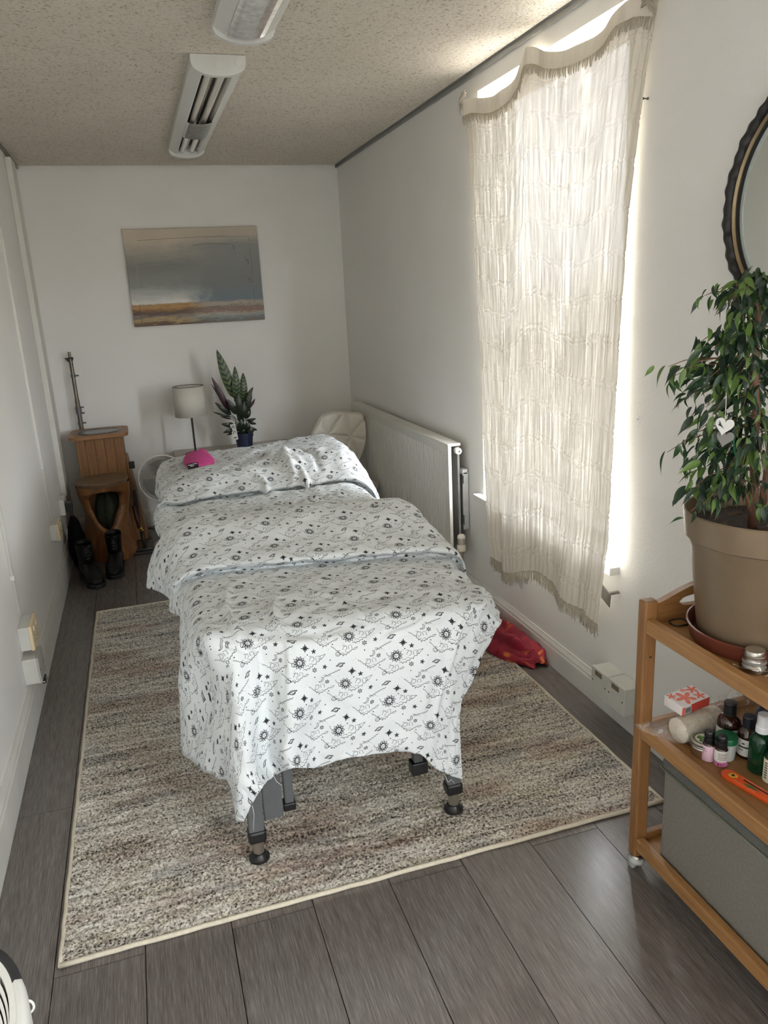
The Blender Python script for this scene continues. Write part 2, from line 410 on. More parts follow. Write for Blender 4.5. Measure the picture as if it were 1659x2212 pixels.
for (x, y) in ((.147, 1.842), (.726, 1.839), (.147, 3.80), (.726, 3.80)):
    lg = mk('leg', BX(x-.021, x+.021, y-.016, y+.016, .098, .575), m_leg, parent=tb, bevel=.004)
    part(mk('collar', B().box(x-.025, x+.025, y-.021, y+.021, 0.074, .112), m_blk, parent=lg, bevel=.008), lg)
    mk('leg_extension', B().lathe([(.0155, .03), (.0155, .085)], (x, y, 0), 20), m_chr, parent=lg, smooth=True, auto=40)
    mk('foot', B().lathe([(.021, .0125), (.029, .015), (.029, .022), (.021, .029), (.0185, .036), (.016, .037)], (x, y, 0), 20), m_blk, parent=lg, smooth=True, auto=45)
for x0, x1, sgn in ((.172, .226, 1), (.645, .70, -1)):
    br_ = mk('brace', BX(x0, x1, 1.845, 1.86, 0.125 if sgn > 0 else .20, .57), m_leg, parent=tb, bevel=.003)
xb_ = .262
o = mk('brace_strut', BX(.236, .262, 1.875, 1.90, .135, .57), m_leg, parent=tb, bevel=.003)
mk('strut_cap', BX(.230, .266, 1.87, 1.905, .118, .142), m_blk, parent=o, bevel=.004)
o = mk('brace_strut', BX(.622, .65, 1.875, 1.90, .17, .57), m_leg, parent=tb, bevel=.003)
mk('strut_cap', BX(.612, .662, 1.868, 1.905, .135, .175), m_blk, parent=o, bevel=.004)

# ------------------------------------------------------------------ printed cotton sheet
TW, TH = 1708, 860                                     # one repeat of the print, drawn stroke by stroke
ink = np.zeros((TH, TW), dtype=np.float32)
def stroke(pts, w, close=False):
    w = w * 1.4
    pts = list(pts)
    if close: pts = pts + [pts[0]]
    for (x0, y0), (x1, y1) in zip(pts[:-1], pts[1:]):
        lx, hx, ly, hy = int(min(x0, x1)-w-2), int(max(x0, x1)+w+3), int(min(y0, y1)-w-2), int(max(y0, y1)+w+3)
        X, Y = np.meshgrid(np.arange(lx, hx), np.arange(ly, hy)); dx, dy = x1-x0, y1-y0; L2 = dx*dx + dy*dy + 1e-9
        tt = np.clip(((X-x0)*dx + (Y-y0)*dy)/L2, 0, 1); d = np.hypot(X-x0-tt*dx, Y-y0-tt*dy)
        a = np.clip(w/2 + .7 - d, 0, 1)
        iy, ix = Y % TH, X % TW
        ink[iy, ix] = np.maximum(ink[iy, ix], a)
def disc(cx, cy, r, val=1):
    X, Y = np.meshgrid(np.arange(int(cx-r-2), int(cx+r+3)), np.arange(int(cy-r-2), int(cy+r+3))); a = np.clip(r + .5 - np.hypot(X-cx, Y-cy), 0, 1)
    iy, ix = Y % TH, X % TW
    ink[iy, ix] = np.maximum(ink[iy, ix], a) if val else np.minimum(ink[iy, ix], 1 - a)
def arc(cx, cy, rx, ry, a0, a1, n=18, rot=0):
    o_ = []
    for i in range(n+1):
        a = math.radians(a0 + (a1-a0)*i/n); x, y = rx*math.cos(a), ry*math.sin(a); c, s = math.cos(math.radians(rot)), math.sin(math.radians(rot))
        o_.append((cx + x*c - y*s, cy + x*s + y*c))
    return o_
def scallop(pts, bulge=.55, w=4):
    for (x0, y0), (x1, y1) in zip(pts[:-1], pts[1:]):
        mx_, my_ = (x0+x1)/2, (y0+y1)/2; nx_, ny_ = -(y1-y0), (x1-x0)
        stroke([(x0 + (x1-x0)*k/8 + nx_*bulge*math.sin(math.pi*k/8)*.8, y0 + (y1-y0)*k/8 + ny_*bulge*math.sin(math.pi*k/8)*.8) for k in range(9)], w)
def star(cx, cy, r, n, inner=.42, rot=0, w=5, fill=True):
    ps = [(cx + (r if k % 2 == 0 else r*inner)*math.sin(math.pi*k/n + rot), cy - (r if k % 2 == 0 else r*inner)*math.cos(math.pi*k/n + rot)) for k in range(2*n)]
    stroke(ps, w, True)
    for k in range(0, 2*n, 2): stroke([(cx, cy), ps[k]], w*(1.1 if fill else .7))
    if fill: disc(cx, cy, r*.38)
def crystals(x, y, s=1.0):
    stroke([(x, y), (x+20*s, y-62*s), (x+70*s, y-70*s), (x+84*s, y-16*s), (x+46*s, y+20*s)], 5)
    stroke([(x+104*s, y-58*s), (x+124*s, y-10*s)], 5); stroke([(x+170*s, y-60*s), (x+180*s, y-14*s)], 5)
    stroke([(x-10*s, y-78*s), (x+36*s, y-80*s)], 4); stroke([(x+110*s, y-74*s), (x+170*s, y-76*s)], 4)
def cloud(x, y, s=1.0, lead=True):
    ps = [(x-180*s, y-70*s), (x-138*s, y-28*s), (x-96*s, y+6*s), (x-60*s, y+44*s), (x-2*s, y+70*s), (x+54*s, y+56*s), (x+96*s, y+28*s), (x+136*s, y-6*s), (x+178*s, y-30*s)]
    scallop(ps[1:], -.42, 6)
    if lead: stroke([(x-236*s, y-112*s), (x-214*s, y-84*s), (x-196*s, y-92*s), (x-180*s, y-66*s), (x-160*s, y-60*s), ps[1]], 5)
    stroke([ps[-1], (x+196*s, y-62*s), (x+246*s, y-74*s), (x+226*s, y-40*s), (x+190*s, y-28*s)], 5)
    stroke(arc(x-20*s, y+34*s, 30*s, 20*s, 190, 350), 4); stroke(arc(x+50*s, y+18*s, 26*s, 18*s, 200, 350), 4); stroke(arc(x-76*s, y-16*s, 20*s, 16*s, 200, 340), 4)
def sun(x, y):
    stroke(arc(x, y, 46, 52, 0, 360, 30), 8); stroke(arc(x, y, 36, 44, 60, 300, 20), 4)
    for k in range(22):
        a = 2*math.pi*k/22 + .1; r0 = 56; r1 = 112 if k % 2 else 92
        px_, py_ = -math.sin(a), math.cos(a); q = []
        for i in range(7):
            f = i/6; rr = r0 + (r1-r0)*f; wv_ = 7*math.sin(f*5)*(1 if k % 2 else 0)
            q.append((x + rr*math.cos(a) + px_*wv_, y + rr*math.sin(a) + py_*wv_))
        stroke(q, 8 if k % 2 else 10)
    stroke([(x-18, y-14), (x-6, y-12)], 6); stroke([(x+8, y-14), (x+20, y-12)], 6); stroke([(x+2, y-10), (x-4, y+8), (x+4, y+10)], 4); stroke(arc(x, y+14, 14, 8, 20, 160), 6)
def saturn(x, y):
    stroke(arc(x, y, 40, 40, 0, 360, 26), 6)
    for rr in (78, 66): stroke(arc(x, y, rr, rr*.28, -200, 20, 26, -22), 6)
    stroke(arc(x, y, 62, 15, -10, 200, 20, -22), 6); stroke(arc(x+8, y+8, 24, 24, -20, 110), 10); disc(x-12, y-6, 5)
def moon(x, y):
    stroke(arc(x, y, 50, 54, -60, 130, 22), 6); stroke(arc(x-16, y-6, 40, 48, -56, 110, 20), 5); disc(x+20, y-2, 5); stroke([(x+10, y+20), (x+22, y+24)], 5)
def wind(x, y):
    stroke([(x + k*20, y - k*9 + (12 if k % 2 else -8)) for k in range(15)], 6); stroke([(x-10, y-30), (x+24, y-36), (x+40, y-8)], 5); stroke([(x+60, y+8), (x+100, y-26), (x+128, y-4)], 4)
def motif(ox, oy):
    P_ = lambda x, y: (ox + x*2, oy + y*2)
    sun(*P_(0, 0)); x, y = P_(112, 0); crystals(x-48, y-24); 
    scallop([P_(34, 62), P_(62, 68), P_(92, 58), P_(118, 40), P_(150, 22), P_(178, -4), P_(196, -22)], -.4, 6); stroke([P_(196, -22), P_(228, -66), P_(178, -50), P_(196, -22)], 5)
    stroke([P_(-92, -36), P_(-76, -10), P_(-62, -4), P_(-58, 24), P_(-40, 32)], 5)
    stroke(arc(*P_(70, 40), 36, 22, 180, 350), 4); stroke(arc(*P_(104, 24), 30, 20, 190, 350), 4)
    star(*P_(137, 70), 44, 6, .5, 0, 5, False); star(*P_(230, 47), 42, 5, .45, .2)
    saturn(*P_(370, 33)); disc(*P_(275, -13), 11); cloud(*P_(635, 52)); crystals(P_(620, 40)[0]-70, P_(620, 40)[1]-10)
    disc(*P_(715, 67), 11)
    x, y = P_(475, 95); star(x, y, 66, 4, .3, 0, 6); star(x, y, 46, 4, .4, .78, 5, False)
    star(*P_(550, 122), 42, 5, .45, -.1); disc(*P_(495, 150), 11)
    cloud(*P_(815, 135), .95); crystals(P_(815, 135)[0]-20, P_(815, 135)[1]-36, .9); x, y = P_(766, 150); stroke(arc(x, y, 36, 36, 0, 360), 6); disc(x-12, y-6, 5); disc(x+10, y-6, 5); stroke(arc(x, y+6, 14, 10, 20, 160), 5)
    moon(*P_(205, 165)); wind(*P_(232, 140)); star(*P_(265, 190), 40, 6, .5, 0, 5, False); disc(*P_(140, 133), 11)
    rr = random.Random(2)
    for k in range(16): disc(ox + rr.uniform(0, 1708), oy + rr.uniform(-100, 330), rr.choice((4, 5, 6)))
motif(260, 250); motif(260 + 854, 250 + 430)
img = bpy.data.images.new('celestial_print', TW, TH, alpha=False)
px_ = np.ones((TH, TW, 4), dtype=np.float32); px_[..., :3] = (1 - ink[::-1])[..., None]
img.colorspace_settings.name = 'Non-Color'; img.pixels.foreach_set(px_.ravel()); img.update(); img.pack()
m_sheet, t, p = nt('printed_cotton')
ti = t.nodes.new('ShaderNodeTexImage'); ti.image = img; ti.interpolation = 'Cubic'
uvn = t.nodes.new('ShaderNodeTexCoord'); t.links.new(uvn.outputs['UV'], ti.inputs[0])
col = mix(t, ti.outputs['Color'], lin((40, 42, 48)), lin((216, 221, 223)))
t.links.new(col, p.inputs['Base Color']); p.inputs['Roughness'].default_value = .85; p.inputs['Specular IOR Level'].default_value = .2
v = coords(t); bump(t, p, noise(t, v, 26, 4, .6, .8), .22, .006)

yF = 1.735
rows = []
def rw(y0, y1, zl, zm_, zr, xl, xr, lh, lm, rm, rh):
    """a row over the table top: left hem, left fall, seven points across the top, right fall, right hem"""
    r_ = [lh, lm]
    for k in range(8):
        f = k / 7; x = xl + (xr - xl) * f; y = y0 + (y1 - y0) * f
        z = (zl*(1-2*f) + zm_*2*f) if f < .5 else (zm_*(2-2*f) + zr*(2*f-1))
        if k in (0, 7): z -= .014
        r_.append(Vector((x, y, z)))
    return r_ + [rm, rh]
V = lambda x, y, z: Vector((x, y, z))
def mid(a, b, f=.5, out=(0, 0, 0)): return a.lerp(b, f) + Vector(out)
def lmid(hem, x, y, z, dx=-.02): return Vector((x*.45 + hem.x*.55 + dx, y*.5 + hem.y*.5, z*.45 + hem.z*.55 + .01))
TOP = [  # y left, y right, z left/mid/right, x left, x right, left hem pixel + depth, right hem x/z
 (4.10, 4.06, .62, .64, .66, .09, .93, (352, 1046, 4.02), (.99, .52)),
 (4.06, 4.03, .735, .755, .775, .07, .91, (349, 1050, 3.95), (.98, .55)),
 (3.85, 3.85, .745, .775, .815, .06, .90, (344, 1060, 3.80), (.98, .55)),
 (3.48, 3.52, .765, .80, .832, .085, .885, (338, 1071, 3.60), (.99, .56)),
 (3.36, 3.38, .765, .795, .825, .10, .875, (345, 1082, 3.45), (.99, .56)),
 (3.295, 3.29, .735, .745, .76, .10, .875, (352, 1088, 3.36), (.99, .55)),
 (3.252, 3.230, .716, .714, .726, .096, .865, (340, 1098, 3.30), (.97, .54)),
 (3.292, 3.272, .692, .692, .704, .096, .860, (334, 1106, 3.28), (.97, .54)),
 (3.225, 3.20, .696, .696, .706, .092, .845, (332, 1118, 3.20), (.95, .54)),
 (2.98, 2.95, .700, .705, .715, .080, .835, (338, 1150, 3.05), (.94, .54)),
 (2.82, 2.70, .725, .735, .735, .068, .84, (356, 1186, 2.88), (.94, .55)),
 (2.70, 2.53, .790, .800, .795, .062, .850, (317, 1263, 2.66), (.93, .56)),
 (2.60, 2.44, .785, .795, .785, .060, .858, (334, 1275, 2.58), (.93, .57)),
 (2.44, 2.29, .740, .745, .735, .066, .870, (366, 1292, 2.47), (.93, .57)),
 (2.325, 2.175, .716, .716, .712, .078, .872, (366, 1306, 2.41), (.925, .58)),
 (2.362, 2.215, .687, .687, .687, .084, .862, (368, 1322, 2.385), (.92, .583)),
 (2.318, 2.165, .684, .685, .684, .080, .845, (395, 1337, 2.28), (.91, .585)),
 (2.24, 2.10, .688, .688, .686, .072, .825, (398, 1400, 2.20), (.90, .59)),
 (2.06, 1.98, .689, .690, .688, .064, .815, (397, 1475, 2.13), (.89, .60)),
 (1.95, 1.88, .690, .692, .690, .060, .812, (394, 1560, 2.07), (.89, .61)),
]
for (y0, y1, zl, zm_, zr, xl, xr, lh, rh) in TOP:
    h = PY(*lh); q = V(rh[0], (y1), rh[1])
    rows.append(rw(y0, y1, zl, zm_, zr, xl, xr, h, lmid(h, xl, y0, zl), mid(V(xr, y1, zr-.014), q, .5, (.018, 0, .02)), q))
def front(hem_l, c1, pts, rm, rh): rows.append([hem_l, c1] + pts + [rm, rh])
xs = [.062 + (.806 - .062) * k/7 for k in range(8)]
front(PY(391, 1623, 2.01), PY(407, 1480, 1.95), [V(x, 1.862 - .088*k/7, .690 if 0 < k < 7 else .682) for k, x in enumerate(xs)], PY(1052, 1318, 1.80), PY(1080, 1338, 1.83))
front(PY(410, 1641, 1.95), PY(452, 1490, 1.885), [V(.078, 1.822, .668)] + [V(xs[k], 1.825 - .083*k/7, .674) for k in range(1, 7)] + [PY(1012, 1345, 1.748)], PY(1048, 1350, 1.775), PY(1083, 1346, 1.80))
def hang(px_list, ydepth): return [PY(a, b_, y) for (a, b_), y in zip(px_list, ydepth)]
front(PY(428, 1655, 1.90), PY(470, 1525, 1.845), hang([(497, 1430), (560, 1412), (630, 1398), (705, 1392), (780, 1390), (856, 1385), (930, 1382), (990, 1392)], [1.79, 1.80, 1.77, 1.765, 1.75, 1.742, 1.73, 1.735]), PY(1030, 1398, 1.755), PY(1068, 1374, 1.78))
front(PY(468, 1680, 1.835), PY(494, 1585, 1.785), hang([(513, 1530), (570, 1500), (632, 1484), (706, 1474), (782, 1468), (850, 1464), (918, 1462), (970, 1465)], [1.75, 1.785, 1.738, 1.752, 1.73, 1.728, 1.716, 1.728]), PY(1002, 1475, 1.745), PY(1030, 1447, 1.765))
front(PY(496, 1697, 1.78), PY(505, 1648, 1.745), hang([(532, 1620), (577, 1585), (630, 1560), (700, 1555), (772, 1550), (842, 1542), (902, 1542), (948, 1555)], [1.722, 1.778, 1.712, 1.748, 1.72, 1.724, 1.710, 1.722]), PY(976, 1562, 1.735), PY(992, 1530, 1.75))
front(PY(509, 1768, 1.735), PY(520, 1705, 1.705), hang([(546, 1682), (579, 1636), (624, 1618), (683, 1622), (752, 1610), (836, 1600), (898, 1602), (940, 1625)], [1.708, 1.772, 1.702, 1.745, 1.716, 1.722, 1.708, 1.72]), PY(972, 1640, 1.73), PY(995, 1625, 1.74))
front(PY(526, 1776, 1.715), PY(545, 1736, 1.70), hang([(569, 1697), (594, 1676), (630, 1660), (688, 1657), (744, 1640), (840, 1625), (906, 1629), (940, 1659)], [1.702, 1.770, 1.698, 1.744, 1.714, 1.72, 1.706, 1.718]), PY(970, 1674, 1.725), PY(999, 1684, 1.735))
G = np.array([[tuple(q) for q in r_] for r_ in rows])                # nr x nc x 3
def cr(A, n, tens=.5):                                               # Catmull-Rom along axis 0
    m = len(A); P0 = np.concatenate([A[:1]*2 - A[1:2], A, A[-1:]*2 - A[-2:-1]]); out = []
    # centripetal-like parameter from mean spacing
    for i in range(m - 1):
        p0, p1, p2, p3 = P0[i], P0[i+1], P0[i+2], P0[i+3]
        d1 = np.linalg.norm((p1-p0).reshape(-1, 3), axis=1).mean()**.5; d2 = np.linalg.norm((p2-p1).reshape(-1, 3), axis=1).mean()**.5; d3 = np.linalg.norm((p3-p2).reshape(-1, 3), axis=1).mean()**.5
        m1 = d2 * ((p1-p0)/d1 - (p2-p0)/(d1+d2) + (p2-p1)/d2); m2 = d2 * ((p2-p1)/d2 - (p3-p1)/(d2+d3) + (p3-p2)/d3)
        for k in range(n):
            u = k/n; out.append((2*u**3-3*u**2+1)*p1 + (u**3-2*u**2+u)*m1 + (-2*u**3+3*u**2)*p2 + (u**3-u**2)*m2)
    out.append(A[-1]); return np.array(out)
F = cr(G, 9); F = np.transpose(cr(np.transpose(F, (1, 0, 2)), 12), (1, 0, 2))
nr, nc = F.shape[:2]
# physical cloth coordinates for the print
def sm(A, ax, n):
    for _ in range(n):
        Bp = np.concatenate([A.take([0], ax), A, A.take([-1], ax)], ax); m = A.shape[ax]
        A = (Bp.take(range(0, m), ax) + 2*A + Bp.take(range(2, m+2), ax)) / 4
    return A
mc0, mr0 = nc//2, nr//2
du = np.linalg.norm(np.diff(F, axis=1), axis=2); UU = np.concatenate([np.zeros((nr, 1)), np.cumsum(du, 1)], 1); UU -= UU[:, mc0:mc0+1]; UU = sm(UU, 0, 70)
dv = np.linalg.norm(np.diff(F, axis=0), axis=2); VV = np.concatenate([np.zeros((1, nc)), np.cumsum(dv, 0)], 0); VV -= VV[mr0:mr0+1]; VV = sm(VV, 1, 90)
Q = np.stack([UU, VV], -1)
E_ = [((slice(None), slice(None, -1)), (slice(None), slice(1, None))), ((slice(None, -1), slice(None)), (slice(1, None), slice(None))),
      ((slice(None, -1), slice(None, -1)), (slice(1, None), slice(1, None))), ((slice(1, None), slice(None, -1)), (slice(None, -1), slice(1, None)))]
LEN = [np.linalg.norm(F[a] - F[c_], axis=-1, keepdims=True) for a, c_ in E_]
for _ in range(450):                                   # lay the draped cloth flat: relax edge lengths in the plane
    D_ = np.zeros_like(Q)
    for (a, c_), L0 in zip(E_, LEN):
        dl = Q[c_] - Q[a]; ln = np.linalg.norm(dl, axis=-1, keepdims=True) + 1e-9; g_ = dl*((ln - L0)/ln)*.125
        D_[a] += g_; D_[c_] -= g_
    Q += D_
UU, VV = Q[..., 0], Q[..., 1]
U = UU[mr0] - UU[mr0, 0]; Vv = VV[:, mc0] - VV[0, mc0]
# wrinkles: fine puckers everywhere, soft creases running off the bolster and the pillow
tu = np.gradient(F, axis=1); tv = np.gradient(F, axis=0); NN = np.cross(tu, tv); NN /= np.linalg.norm(NN, axis=2, keepdims=True) + 1e-9
NN *= np.sign(NN[nr//2, nc//2, 2])
disp = np.zeros((nr, nc))
creases = [  # (u0,v0,u1,v1, height, width) in metres on the cloth
]
umax, vmax = U[-1], Vv[-1]
def crease(u0, v0, u1, v1, h, w): creases.append((u0*umax, v0*vmax, u1*umax, v1*vmax, h, w))
crease(.20, .50, .92, .40, .010, .012); crease(.40, .47, .80, .395, -.006, .012)
crease(.62, .185, .58, .33, .012, .018); crease(.50, .20, .66, .285, .010, .012); crease(.66, .20, .72, .30, -.010, .012); crease(.55, .23, .80, .25, .008, .012); crease(.30, .24, .55, .26, -.006, .014)
crease(.45, .28, .52, .36, .008, .014); crease(.60, .27, .70, .36, .007, .012); crease(.63, .08, .40, .20, .009, .015); crease(.63, .08, .80, .17, .007, .014)
crease(.42, .76, .60, .90, .005, .007); crease(.36, .76, .33, .97, .006, .009); crease(.25, .74, .22, .95, .008, .010); crease(.60, .90, .72, .86, .004, .006)
crease(.55, .60, .75, .72, .003, .006); crease(.70, .56, .85, .70, .004, .007); crease(.5, .58, .45, .74, .003, .007); crease(.8, .8, .85, .97, .006, .010); crease(.3, .6, .42, .7, .003, .006)
uu, vv_ = np.meshgrid(U, Vv)
for (a, b_, c_, d_, h, w) in creases:
    dx, dy = c_-a, d_-b_; L2 = dx*dx + dy*dy; tt = ((uu-a)*dx + (vv_-b_)*dy)/L2; tc_ = np.clip(tt, 0, 1)
    wob_ = .012*np.sin(tc_*9 + a*40); d = np.hypot(uu-a-tc_*dx + wob_*dy/math.sqrt(L2), vv_-b_-tc_*dy - wob_*dx/math.sqrt(L2))
    disp += 2.3 * h * np.exp(-(d/w)**2) * np.sin(np.pi*np.clip(tc_*.9+.08, 0, 1))
for j in range(nr):
    for i in range(nc):
        q = Vector((U[i], Vv[j], 0))
        amp = 1.9
        disp[j, i] += amp * (.0042*mnoise.noise(q*9) + .0026*mnoise.noise(q*22) + .0012*mnoise.noise(q*48 + Vector((3, 3, 3))))
F = F + NN * disp[..., None]
# pull the hem edges ragged by a few millimetres
for i in range(nc): F[-1, i, 2] += .003*mnoise.noise(Vector((i*.37, 1, 1)))
I = np.arange(nr*nc).reshape(nr, nc); b = B(); b.v = [tuple(q) for q in F.reshape(-1, 3)]
b.f = [tuple(q) for q in np.stack([I[:-1,:-1], I[1:,:-1], I[1:,1:], I[:-1,1:]], -1).reshape(-1, 4)]
uvs = np.stack([UU/.258 + .13, -VV/.126 + .35], -1).reshape(-1, 2)
sheet = mk('printed_sheet', b, m_sheet, smooth=True, uv=uvs, solid=.0012)
tag(sheet, 'white cotton sheet printed with black suns, clouds and stars, draped over the massage table', 'sheet')
# loose threads at the torn front hem are part of the sheet
m_thr = pm('white_thread', (225, 228, 228), .9)
def thread(pl, y): return [PY(a, c_, y) for a, c_ in pl]
for pl in (((571, 1694), (577, 1684), (587, 1681), (591, 1668)), ((591, 1676), (597, 1688), (609, 1697)), ((545, 1740), (549, 1760), (547, 1795)), ((960, 1672), (968, 1690), (975, 1684), (982, 1692))):
    mk('thread', B().tube(thread(pl, 1.70), .0006, 5), m_thr, parent=sheet, smooth=True)

# pink pouch lying on the sheet
m_pink = pm('pink_fabric', (178, 60, 122), .8, var=.1, scale=40, bmp=.3, bs=60)
pc = (.235, 3.72)
pouch = thing('fabric_pouch', 'pink fabric pouch with small black label lying on the sheet near the pillow', 'pouch', (pc[0], pc[1], .77))
outl = [(393, 998), (402, 990), (415, 986), (430, 984), (437, 977), (447, 978), (453, 988), (468, 998), (464, 1006), (440, 1012), (425, 1015), (408, 1016), (398, 1008)]
cpt = at(428, 1000, 2, .79)
bt = []; 
for (a, c_) in outl: bt.append(PZ(a, c_, .770))
b = B(); n = len(bt); cm = sum(bt, Vector()) / n
rings = [(1.0, 0), (.985, .012), (.90, .028), (.62, .040), (.3, .046)]
for s_, hz in rings:
    for k, q in enumerate(bt):
        d = cm + (q - cm) * s_; b.v.append((d.x, d.y, .768 + hz + (.006*mnoise.noise(d*30) if hz > .02 else 0)))
b.v.append((cm.x, cm.y, .768 + .045))
for j in range(len(rings)-1):
    for k in range(n): b.f.append((j*n+k, j*n+(k+1) % n, (j+1)*n+(k+1) % n, (j+1)*n+k))
for k in range(n): b.f.append(((len(rings)-1)*n+k, (len(rings)-1)*n+(k+1) % n, len(rings)*n))
b.f.append(tuple(reversed(range(n))))
mk('pouch_body', b, m_pink, parent=pouch, smooth=True, sub=1)
m_lblk = pm('black_woven_label', (26, 22, 28), .7); m_lwh = pm('white_print', (226, 226, 224), .7)
def quad_frame(p0, pu, pv):                             # local frame on a surface: origin, unit u, unit v
    u = (pu - p0).normalized(); w = u.cross(pv - p0).normalized(); v_ = w.cross(u)
    m_ = Matrix((u, v_, w)).transposed().to_4x4(); m_.translation = p0; return m_
lf = quad_frame(V(.158, 3.555, .778), V(.205, 3.555, .782), V(.158, 3.580, .800))
lb = mk('pouch_label', B().box(0, .050, 0, .026, -.004, .002, lf), m_lblk, parent=pouch)
b = B()
for (u0, u1, w0) in ((.004, .024, .015), (.026, .046, .017), (.014, .030, .008)): b.box(u0, u1, w0, w0+.003, .002, .0026, lf)
mk('label_lettering', b, m_lwh, parent=lb)

# ------------------------------------------------------------------ curtain
def fabric(name, rgb, transl, transp, dens=(.30, .52, .85), hs=.5):
    m_, t, p = nt(name); t.nodes.remove(p)
    v = coords(t); c = lin(rgb)
    tcu = t.nodes.new('ShaderNodeTexCoord'); mp = t.nodes.new('ShaderNodeMapping'); t.links.new(tcu.outputs['UV'], mp.inputs[0]); mp.inputs['Scale'].default_value = (60, 14, 1)
    s = noise(t, mp.outputs[0], 1.6, 4, .6, .3)
    df = t.nodes.new('ShaderNodeBsdfDiffuse'); tl = t.nodes.new('ShaderNodeBsdfTranslucent'); tp = t.nodes.new('ShaderNodeBsdfTransparent')
    mq = t.nodes.new('ShaderNodeMapping'); t.links.new(tcu.outputs['UV'], mq.inputs[0]); mq.inputs['Scale'].default_value = (230, 6, 1)
    s2 = noise(t, mq.outputs[0], 1.0, 3, .65, .2)                       # loose and dense warp threads
    mq2 = t.nodes.new('ShaderNodeMapping'); t.links.new(tcu.outputs['UV'], mq2.inputs[0]); mq2.inputs['Scale'].default_value = (40, 300, 1)
    s3 = noise(t, mq2.outputs[0], 1.0, 2, .6)
    den = math_(t, 'ADD', math_(t, 'MULTIPLY', s2, .75), math_(t, 'MULTIPLY', s3, .25))
    col = ramp(t, s, [(.3, tuple(x*.93 for x in c)), (.7, c)])
    tcol = mix(t, 1.0, col, ramp(t, den, [(.36, (dens[0],)*3), (.50, (dens[1],)*3), (.64, (dens[2],)*3)]), 'MULTIPLY')
    t.links.new(col, df.inputs[0]); t.links.new(tcol, tl.inputs[0])
    m1 = t.nodes.new('ShaderNodeMixShader'); m2 = t.nodes.new('ShaderNodeMixShader'); m1.inputs[0].default_value = transl
    t.links.new(df.outputs[0], m1.inputs[1]); t.links.new(tl.outputs[0], m1.inputs[2])
    fac = math_(t, 'MULTIPLY', ramp(t, s, [(.35, (.5, .5, .5)), (.65, (1.4, 1.4, 1.4))]), transp)
    t.links.new(fac, m2.inputs[0]); t.links.new(m1.outputs[0], m2.inputs[1]); t.links.new(tp.outputs[0], m2.inputs[2])
    bp = nd(t, 'ShaderNodeBump', Strength=hs, Distance=.004); t.links.new(s, bp.inputs['Height'])
    t.links.new(bp.outputs[0], df.inputs['Normal']); t.links.new(bp.outputs[0], tl.inputs['Normal'])
    t.links.new(m2.outputs[0], t.nodes['Material Output'].inputs[0]); return m_
m_curt = fabric('cream_gauze', (240, 233, 220), .057, .0050, (.05, .26, .95))
m_fringe = fabric('cream_fringe', (240, 232, 214), .45, .0, (.5, .6, .7))
cur = thing('curtain', 'cream crinkled gauze curtain with fringed ends pinned over the tall window', 'curtain', (RX-.05, 2.65, .3))
# outline of the cloth, read off at its real distance from the wall: left and right edges, top line, bottom line
def interp(tab, x):
    for (a, ya), (c_, yc) in zip(tab[:-1], tab[1:]):
        if x <= c_: f = max(0, (x-a)/(c_-a)); return ya + (yc-ya)*f
    return tab[-1][1]
XT = lambda v: RX - .018 - .050*min(1, max(0, (v-.12)/.75))**1.2          # distance of the cloth from the wall, top to bottom
def edge(pxs, vals, X_=None): return [(vv, PX(px, py, (X_ or XT)(vv))) for (px, py), vv in zip(pxs, vals)]
EL = edge([(1006, 222), (1016, 330), (1024, 470), (1034, 640), (1043, 840), (1050, 1040), (1056, 1150), (1062, 1205)], [0, .12, .27, .45, .66, .85, .95, 1])
XTR = lambda v: RX - .016 - .030*min(1, max(0, (v-.12)/.75))**1.5 - .04*max(0, (v-.78)/.22)
ER = edge([(1425, -6), (1399, 140), (1378, 300), (1358, 480), (1342, 690), (1327, 930), (1312, 1170), (1288, 1352)], [0, .12, .24, .36, .51, .68, .86, 1], XTR)
ET = [PX(px, py, RX-.018) for px, py in [(1006, 222), (1022, 214), (1048, 214), (1075, 208), (1100, 188), (1128, 150), (1142, 112), (1156, 104), (1180, 113), (1220, 113), (1262, 96), (1310, 62), (1345, 22), (1375, 2), (1400, -6), (1425, -6)]]
EB = [PX(px, py, XT(1)) for px, py in [(1062, 1205), (1073, 1215), (1086, 1232), (1108, 1240), (1135, 1236), (1165, 1240), (1190, 1262), (1216, 1290), (1240, 1312), (1264, 1328), (1288, 1352)]]
def poly_at(P_, f):
    x = f*(len(P_)-1); i = min(len(P_)-2, int(x)); a = x - i
    p0, p1, p2, p3 = P_[max(0, i-1)], P_[i], P_[i+1], P_[min(len(P_)-1, i+2)]
    return .5*((2*p1) + (p2-p0)*a + (2*p0-5*p1+4*p2-p3)*a*a + (3*p1-p0-3*p2+p3)*a**3)
def eat(tab, v_):
    vs_ = [q[0] for q in tab]; out = Vector()
    for k in range(3): out[k] = float(np.interp(v_, vs_, [q[1][k] for q in tab]))
    return out
